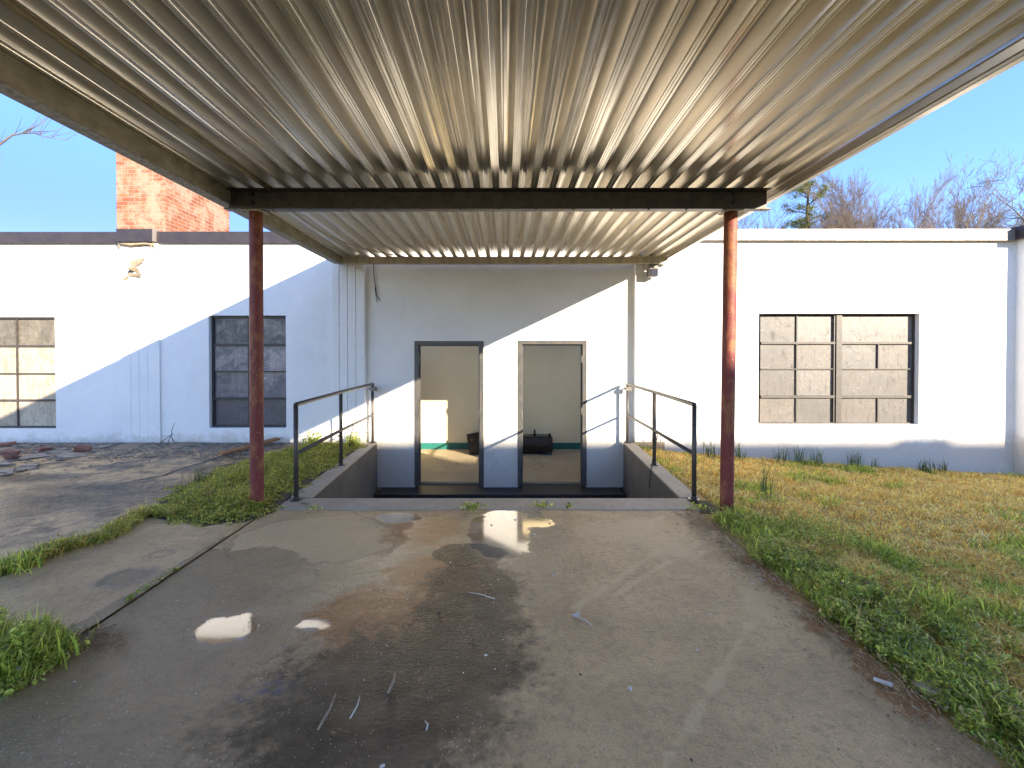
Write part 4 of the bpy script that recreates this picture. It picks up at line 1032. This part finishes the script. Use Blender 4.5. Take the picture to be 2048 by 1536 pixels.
# dead twig against the wall
b = MB(); X = at(345, 880, 7.15)[0]
def tw(p0, p1, r): b.tube([p0, ((p0[0] + p1[0]) / 2 + random.uniform(-.015, .015), (p0[1] + p1[1]) / 2, (p0[2] + p1[2]) / 2), p1], [r, r * .8, r * .5], 5)
c0 = (X, 7.12, .13); tw((X + .13, 7.05, .0), c0, .008); tw((X - .16, 7.06, .0), c0, .007); tw((X + .03, 7.0, .0), c0, .007); tw(c0, (X - .02, 7.16, .21), .007); tw((X - .02, 7.16, .21), (X + .02, 7.18, .32), .005)
tw(c0, (X + .06, 7.1, .16), .005); tw((X - .16, 7.06, 0), (X - .24, 7.05, .05), .004); tw(c0, (X - .09, 7.1, .12), .004)
tag(b.build('dead_branch', M['bark']), 'dead forked twig leaning against the left wall beside the narrow window', 'branch')
# litter along the slab edges
b = MB()
for k in range(2600):
    if random.random() < .82: y = random.uniform(1.4, 4.1); x = 1.64 + random.gauss(0, .075) - .04
    else: x, y = (lambda q_: (q_[0] + random.gauss(0, .05), q_[1] + random.gauss(0, .05)))(gp(random.uniform(40, 225), random.uniform(1262, 1400) if False else random.uniform(1270, 1300)))
    L = random.uniform(.006, .04); a_ = random.gauss(1.5, .7); z = random.uniform(.003, .012); dx, dy = math.cos(a_) * L, math.sin(a_) * L; w_ = random.uniform(.0008, .003)
    b.add([(x, y, z), (x + w_, y - w_, z + .002), (x + dx + w_, y + dy, z + random.uniform(0, .008)), (x + dx, y + dy + w_, z)], [(0, 1, 2, 3)])
tag(b.build('dead_grass_litter', M['straw'], recalc=False), 'brown straw and dead stems lying along the edge of the driveway', 'litter', kind='stuff')
b = MB(); c = MB()
for k in range(420):
    y = random.uniform(1.3, 4.0); x = random.uniform(-1.9, 1.65)
    if random.random() < .5: x = random.uniform(-.2, 1.65); 
    (b if random.random() < .68 else c).stone((x, y, .002), random.uniform(.0015, .0042) if random.random() < .93 else random.uniform(.006, .012), .5)
for k in range(90):
    X_, Y_ = gp(random.gauss(516, 14), random.gauss(1252, 9)); c.stone((X_, Y_, .002), random.uniform(.001, .0035), .5)
for k in range(60): b.stone((1.6 + random.gauss(0, .06), random.uniform(2.8, 4.1), .003), random.uniform(.004, .012), .4)
tag(b.build('pale_grit', M['white_bit'], recalc=False), 'pale grit specks scattered over the driveway', 'debris', kind='stuff')
tag(c.build('dark_grit', M['cable'], recalc=False), 'small black crumbs scattered over the driveway', 'debris', kind='stuff')
def straw(px0, py0, px1, py1, r, lab):
    a = gp(px0, py0); d = gp(px1, py1); b = MB(); mxp = ((a[0] + d[0]) / 2 + .008, (a[1] + d[1]) / 2, .010)
    b.tube([(*a, .006), mxp, (*d, .006)], [r, r, r * .5], 5); tag(b.build('straw_stem', M['white_bit'] if r < .004 else M['plinth']), lab, 'stem', 'dry stems lying on the wet driveway')
straw(636, 1462, 672, 1390, .0045, 'longest pale stem lying on the dark wet stain')
straw(700, 1440, 720, 1395, .0025, 'thin stem right of the longest pale stem on the stain')
straw(776, 1388, 790, 1348, .006, 'thick short stem, uppermost on the dark stain')
straw(853, 1463, 850, 1445, .003, 'tiny curved stem right of the dark stain')
straw(990, 1200, 935, 1186, .0025, 'thin stem crossing the upper part of the stain')
straw(1185, 1254, 1150, 1234, .0025, 'thin stem beside the white feather on the driveway')
# white feather-like scrap, paper scraps, stone
for (px, py, s_, lab, cat, nm) in [(1154, 1232, .022, 'white fluffy scrap on the driveway right of the stain', 'scrap', 'fluff'), (1254, 1378, .014, 'small white chip on the driveway below the white fluff', 'chip', 'paint_chip')]:
    X, Y = gp(px, py); b = MB()
    for k in range(14 if nm == 'fluff' else 1):
        b.stone((X + random.gauss(0, s_ * .4), Y + random.gauss(0, s_ * .4), .004), s_ * random.uniform(.3, .6) if nm == 'fluff' else s_, .5)
    tag(b.build(nm, M['white_bit'], recalc=False), lab, cat)
X, Y = gp(1860, 1382); b = MB(); b.stone((X, Y, 0), .05, .45); tag(b.build('stone', M['plinth']), 'flat tan stone half hidden in the weeds at the lower right', 'stone')
X, Y = gp(1765, 1368); b = MB(); b.box(-.03, .03, -.012, .012, 0, .006, .003); o = b.build('paper_scrap', M['white_bit']); o.location = (X, Y, .005); o.rotation_euler = (0, .05, -.6); tag(o, 'white folded scrap on the driveway edge at the lower right', 'scrap')
X, Y = gp(606, 1012); b = MB(); b.stone((X, Y, .022), .03, .7); b.stone((X + .05, Y - .02, .022), .018, .5); tag(b.build('rubble_lump', M['gravel']), 'grey lump of rubble by the base of the left handrail', 'stone')

# ---------------------------------------------------------------- trees
def grow(seed, H, r0, spread, up, depth, nchild, start=.25, bend=.12, mn=.008, ratio=.62):
    rd = random.Random(seed); T = []; B = []
    def limb(p, d, L, r, lev):
        pts = [p]; rads = [r]; n = 7 if lev < 2 else 4
        for k in range(n):
            d = (d + Vector((rd.gauss(0, bend), rd.gauss(0, bend), rd.gauss(0, bend) + up * (.04 if lev else .02)))).normalized()
            p = p + d * (L / n); pts.append(p); rads.append(max(mn * .6, r * (1 - .75 * (k + 1) / n)))
        (T if lev == 0 else B).append((pts, rads, 7 if lev == 0 else (4 if lev == 1 else 3)))
        if lev >= depth: return
        for c in range(nchild[lev]):
            t = start + (1 - start) * (c + rd.random()) / nchild[lev] if lev == 0 else .15 + .85 * rd.random()
            i = min(n - 1, int(t * n)); f = t * n - i; q_ = pts[i].lerp(pts[i + 1], min(1, f)); dd = (pts[i + 1] - pts[i]).normalized()
            a = rd.uniform(0, 6.283); sv = dd.cross(Vector((math.cos(a), math.sin(a), .3))).normalized()
            sp = spread * rd.uniform(.6, 1.3)
            nd = (dd * math.cos(sp) + sv * math.sin(sp)).normalized()
            rr = max(mn, rads[i] * rd.uniform(.45, .68)); limb(q_, nd, L * ratio * rd.uniform(.6, 1.15) * (1 - .35 * t), rr, lev + 1)
    limb(Vector((0, 0, -.1)), Vector((0, 0, 1)), H, r0, 0)
    return T, B
def seg_mesh(name, tubes, m):
    b = MB()
    for pts, rads, n in tubes: b.tube(pts, rads, n, cap=False, smooth=True)
    me = bpy.data.meshes.new(name); me.from_pydata(b.v, [], b.f); me.polygons.foreach_set('use_smooth', b.sm); me.materials.append(m); me.update(); return me
protos = []
for s_, H, sp, up, nc in [(3, 12, .42, 1.0, [18, 9, 6, 4]), (8, 12, .50, .9, [16, 9, 6, 4]), (15, 12, .36, 1.2, [19, 9, 6, 4])]:
    T, B = grow(s_, H, .17, sp, up, 4, nc, .22, .10, .009)
    protos.append((seg_mesh('trunk', T, M['bark']), seg_mesh('crown', B, M['twig'])))
def tree(name, px, py_top, Y, proto, H0, rz, label, cat, group, zb=-.3, sx_=1.0):
    H0 = max(v.co.z for me in proto for v in me.vertices)
    top = at(px, py_top, Y); s_ = (top[2] - zb) / H0 * (1.07 if Y > 25 else 1)
    e = empty(name, (top[0], Y, zb), label, cat, group); e.rotation_euler.z = rz
    for nm, me in zip(('trunk', 'crown'), proto):
        o = bpy.data.objects.new(nm, me); col.objects.link(o); o.parent = e; o.scale = (s_ * sx_, s_ * sx_, s_)
    return e
G = 'bare winter trees behind the right wall'
for px, py, Y, k, rz, sx_, lab in [
    (1500, 405, 36, 0, .4, .9, 'short bare tree leftmost above the wall, just right of the beam end'),
    (1548, 375, 33, 1, 2.0, .8, 'bare tree in front of the left side of the green pine'),
    (1700, 352, 34, 2, 1.1, .8, 'pale bare tree just right of the green pine'),
    (1752, 345, 31, 0, 3.0, .75, 'upright bare tree, second to the right of the pine'),
    (1806, 345, 35, 1, .2, .8, 'bare tree with close upright limbs, third right of the pine'),
    (1858, 350, 30, 2, 4.4, .75, 'slender bare tree in the middle of the row right of the pine'),
    (1905, 372, 33, 1, 5.2, .8, 'lower bare tree left of the large spreading one'),
    (1950, 385, 34, 0, 2.6, .8, 'small bare tree partly behind the large spreading one'),
    (1640, 405, 38, 2, 2.2, 1.1, 'low bare tree behind the right side of the pine'),
    (1780, 400, 40, 0, 1.9, 1.3, 'broad low bare tree far back in the middle of the row'),
    (1885, 405, 42, 1, 3.7, 1.3, 'broad low bare tree far back to the right'),
    (1680, 378, 36, 1, 5.5, .9, 'bare tree touching the right side of the pine crown'),
    (1830, 368, 37, 0, 4.9, .9, 'bare tree half hidden between the middle trees of the row'),
    (1725, 380, 39, 0, .9, 1.0, 'bare tree set back between the first two right of the pine')]:
    tree('bare_tree', px, py, Y, protos[k], 13.6, rz, lab, 'tree', G, sx_=sx_)
T, B = grow(41, 9, .26, .75, .5, 4, [13, 9, 6, 4], .2, .14, .010, .72)
tree('bare_tree', 2050, 300, 22, (seg_mesh('trunk', T, M['bark']), seg_mesh('crown', B, M['bark'])), 13.2, .3, 'large spreading bare tree at the right edge of the photo', 'tree', G)
# pine
top = at(1618, 352, 34); e = empty('pine_tree', (top[0], 34, -.3), 'green pine tree among the bare trees behind the right wall', 'tree')
Hp = top[2] + .3; b = MB(); b.tube([(top[0], 34, -.3), (top[0] + .1, 34, Hp * .5), (top[0] - .1, 34, Hp * .8), (top[0], 34, Hp - .6)], [.26, .2, .11, .03], 8)
brs = []
for k in range(46):
    z = Hp * random.uniform(.45, .97); L = (1.05 - z / Hp) * 4.2 + .5; a = random.uniform(0, 6.28); L *= random.uniform(.6, 1.15)
    q1 = Vector((top[0] + math.cos(a) * L, 34 + math.sin(a) * L, z + L * .25)); b.tube([(top[0], 34, z - .3), q1], [.05, .015], 4); brs.append((Vector((top[0], 34, z - .3)), q1))
b.build('trunk', M['pine_trunk'], e, recalc=False)
parts = []
for A, B_ in brs:
    for t in (.55, .85, 1.02):
        c = A.lerp(B_, t) + Vector((random.gauss(0, .2), random.gauss(0, .2), random.gauss(.08, .14)))
        n = 210; D = rng.normal(0, 1, (n, 3)); D /= np.linalg.norm(D, axis=1)[:, None]
        P = np.array(c) + D * rng.uniform(.05, .48, (n, 1)) * np.array([1, 1, .65])
        C = pick([(.11, .14, .035), (.18, .20, .045), (.05, .085, .025), (.27, .24, .06)], [3, 3, 2, 1], n)
        parts.append(leaves(P, rng.uniform(.025, .055, n), C, 1.2))
np_mesh('crown', *combine(parts), M['needle'], e)
# tree at the left whose single limb reaches into the sky
e = empty('bare_tree', (-19.5, 16, -.3), 'bare tree outside the left edge, one thin limb reaching into the blue sky', 'tree')
b = MB(); b.tube([(-19.5, 16, -.3), (-19.3, 16, 4), (-19.0, 16, 7), (-18.9, 16, 9)], [.24, .19, .12, .04], 8); b.build('trunk', M['bark'], e)
b = MB(); rd = random.Random(5)
lp = [Vector(at(x, y, 16)) for x, y in [(-140, 372), (-60, 330), (-5, 292), (25, 270), (62, 264), (90, 274), (135, 280)]]
b.tube([(-19.15, 16, 5.5)] + lp, [.08, .06, .045, .035, .026, .02, .013, .006], 5)
l2 = [Vector(at(x, y, 16)) for x, y in [(40, 268), (78, 250), (96, 238)]]; b.tube(l2, [.02, .014, .006], 4)
l3 = [Vector(at(x, y, 16)) for x, y in [(90, 262), (112, 262), (122, 255)]]; b.tube([lp[4]] + l3[1:], [.015, .01, .004], 4)
for P0 in [(lp[k].lerp(lp[k + 1], rd.random())) for k in range(1, 6) for _ in range(4)] + [l2[0].lerp(l2[2], rd.random()) for _ in range(8)]:
    L = rd.uniform(.2, .75); a = rd.uniform(.2, 1.3) * (1 if rd.random() < .62 else -1); q1 = P0 + Vector((math.cos(a) * L, rd.gauss(0, .15), math.sin(a) * L)); b.tube([P0, (P0 + q1) / 2 + Vector((.03, 0, .03)), q1], [.009, .007, .004], 3, cap=False)
b.build('crown', M['bark'], e, recalc=False)
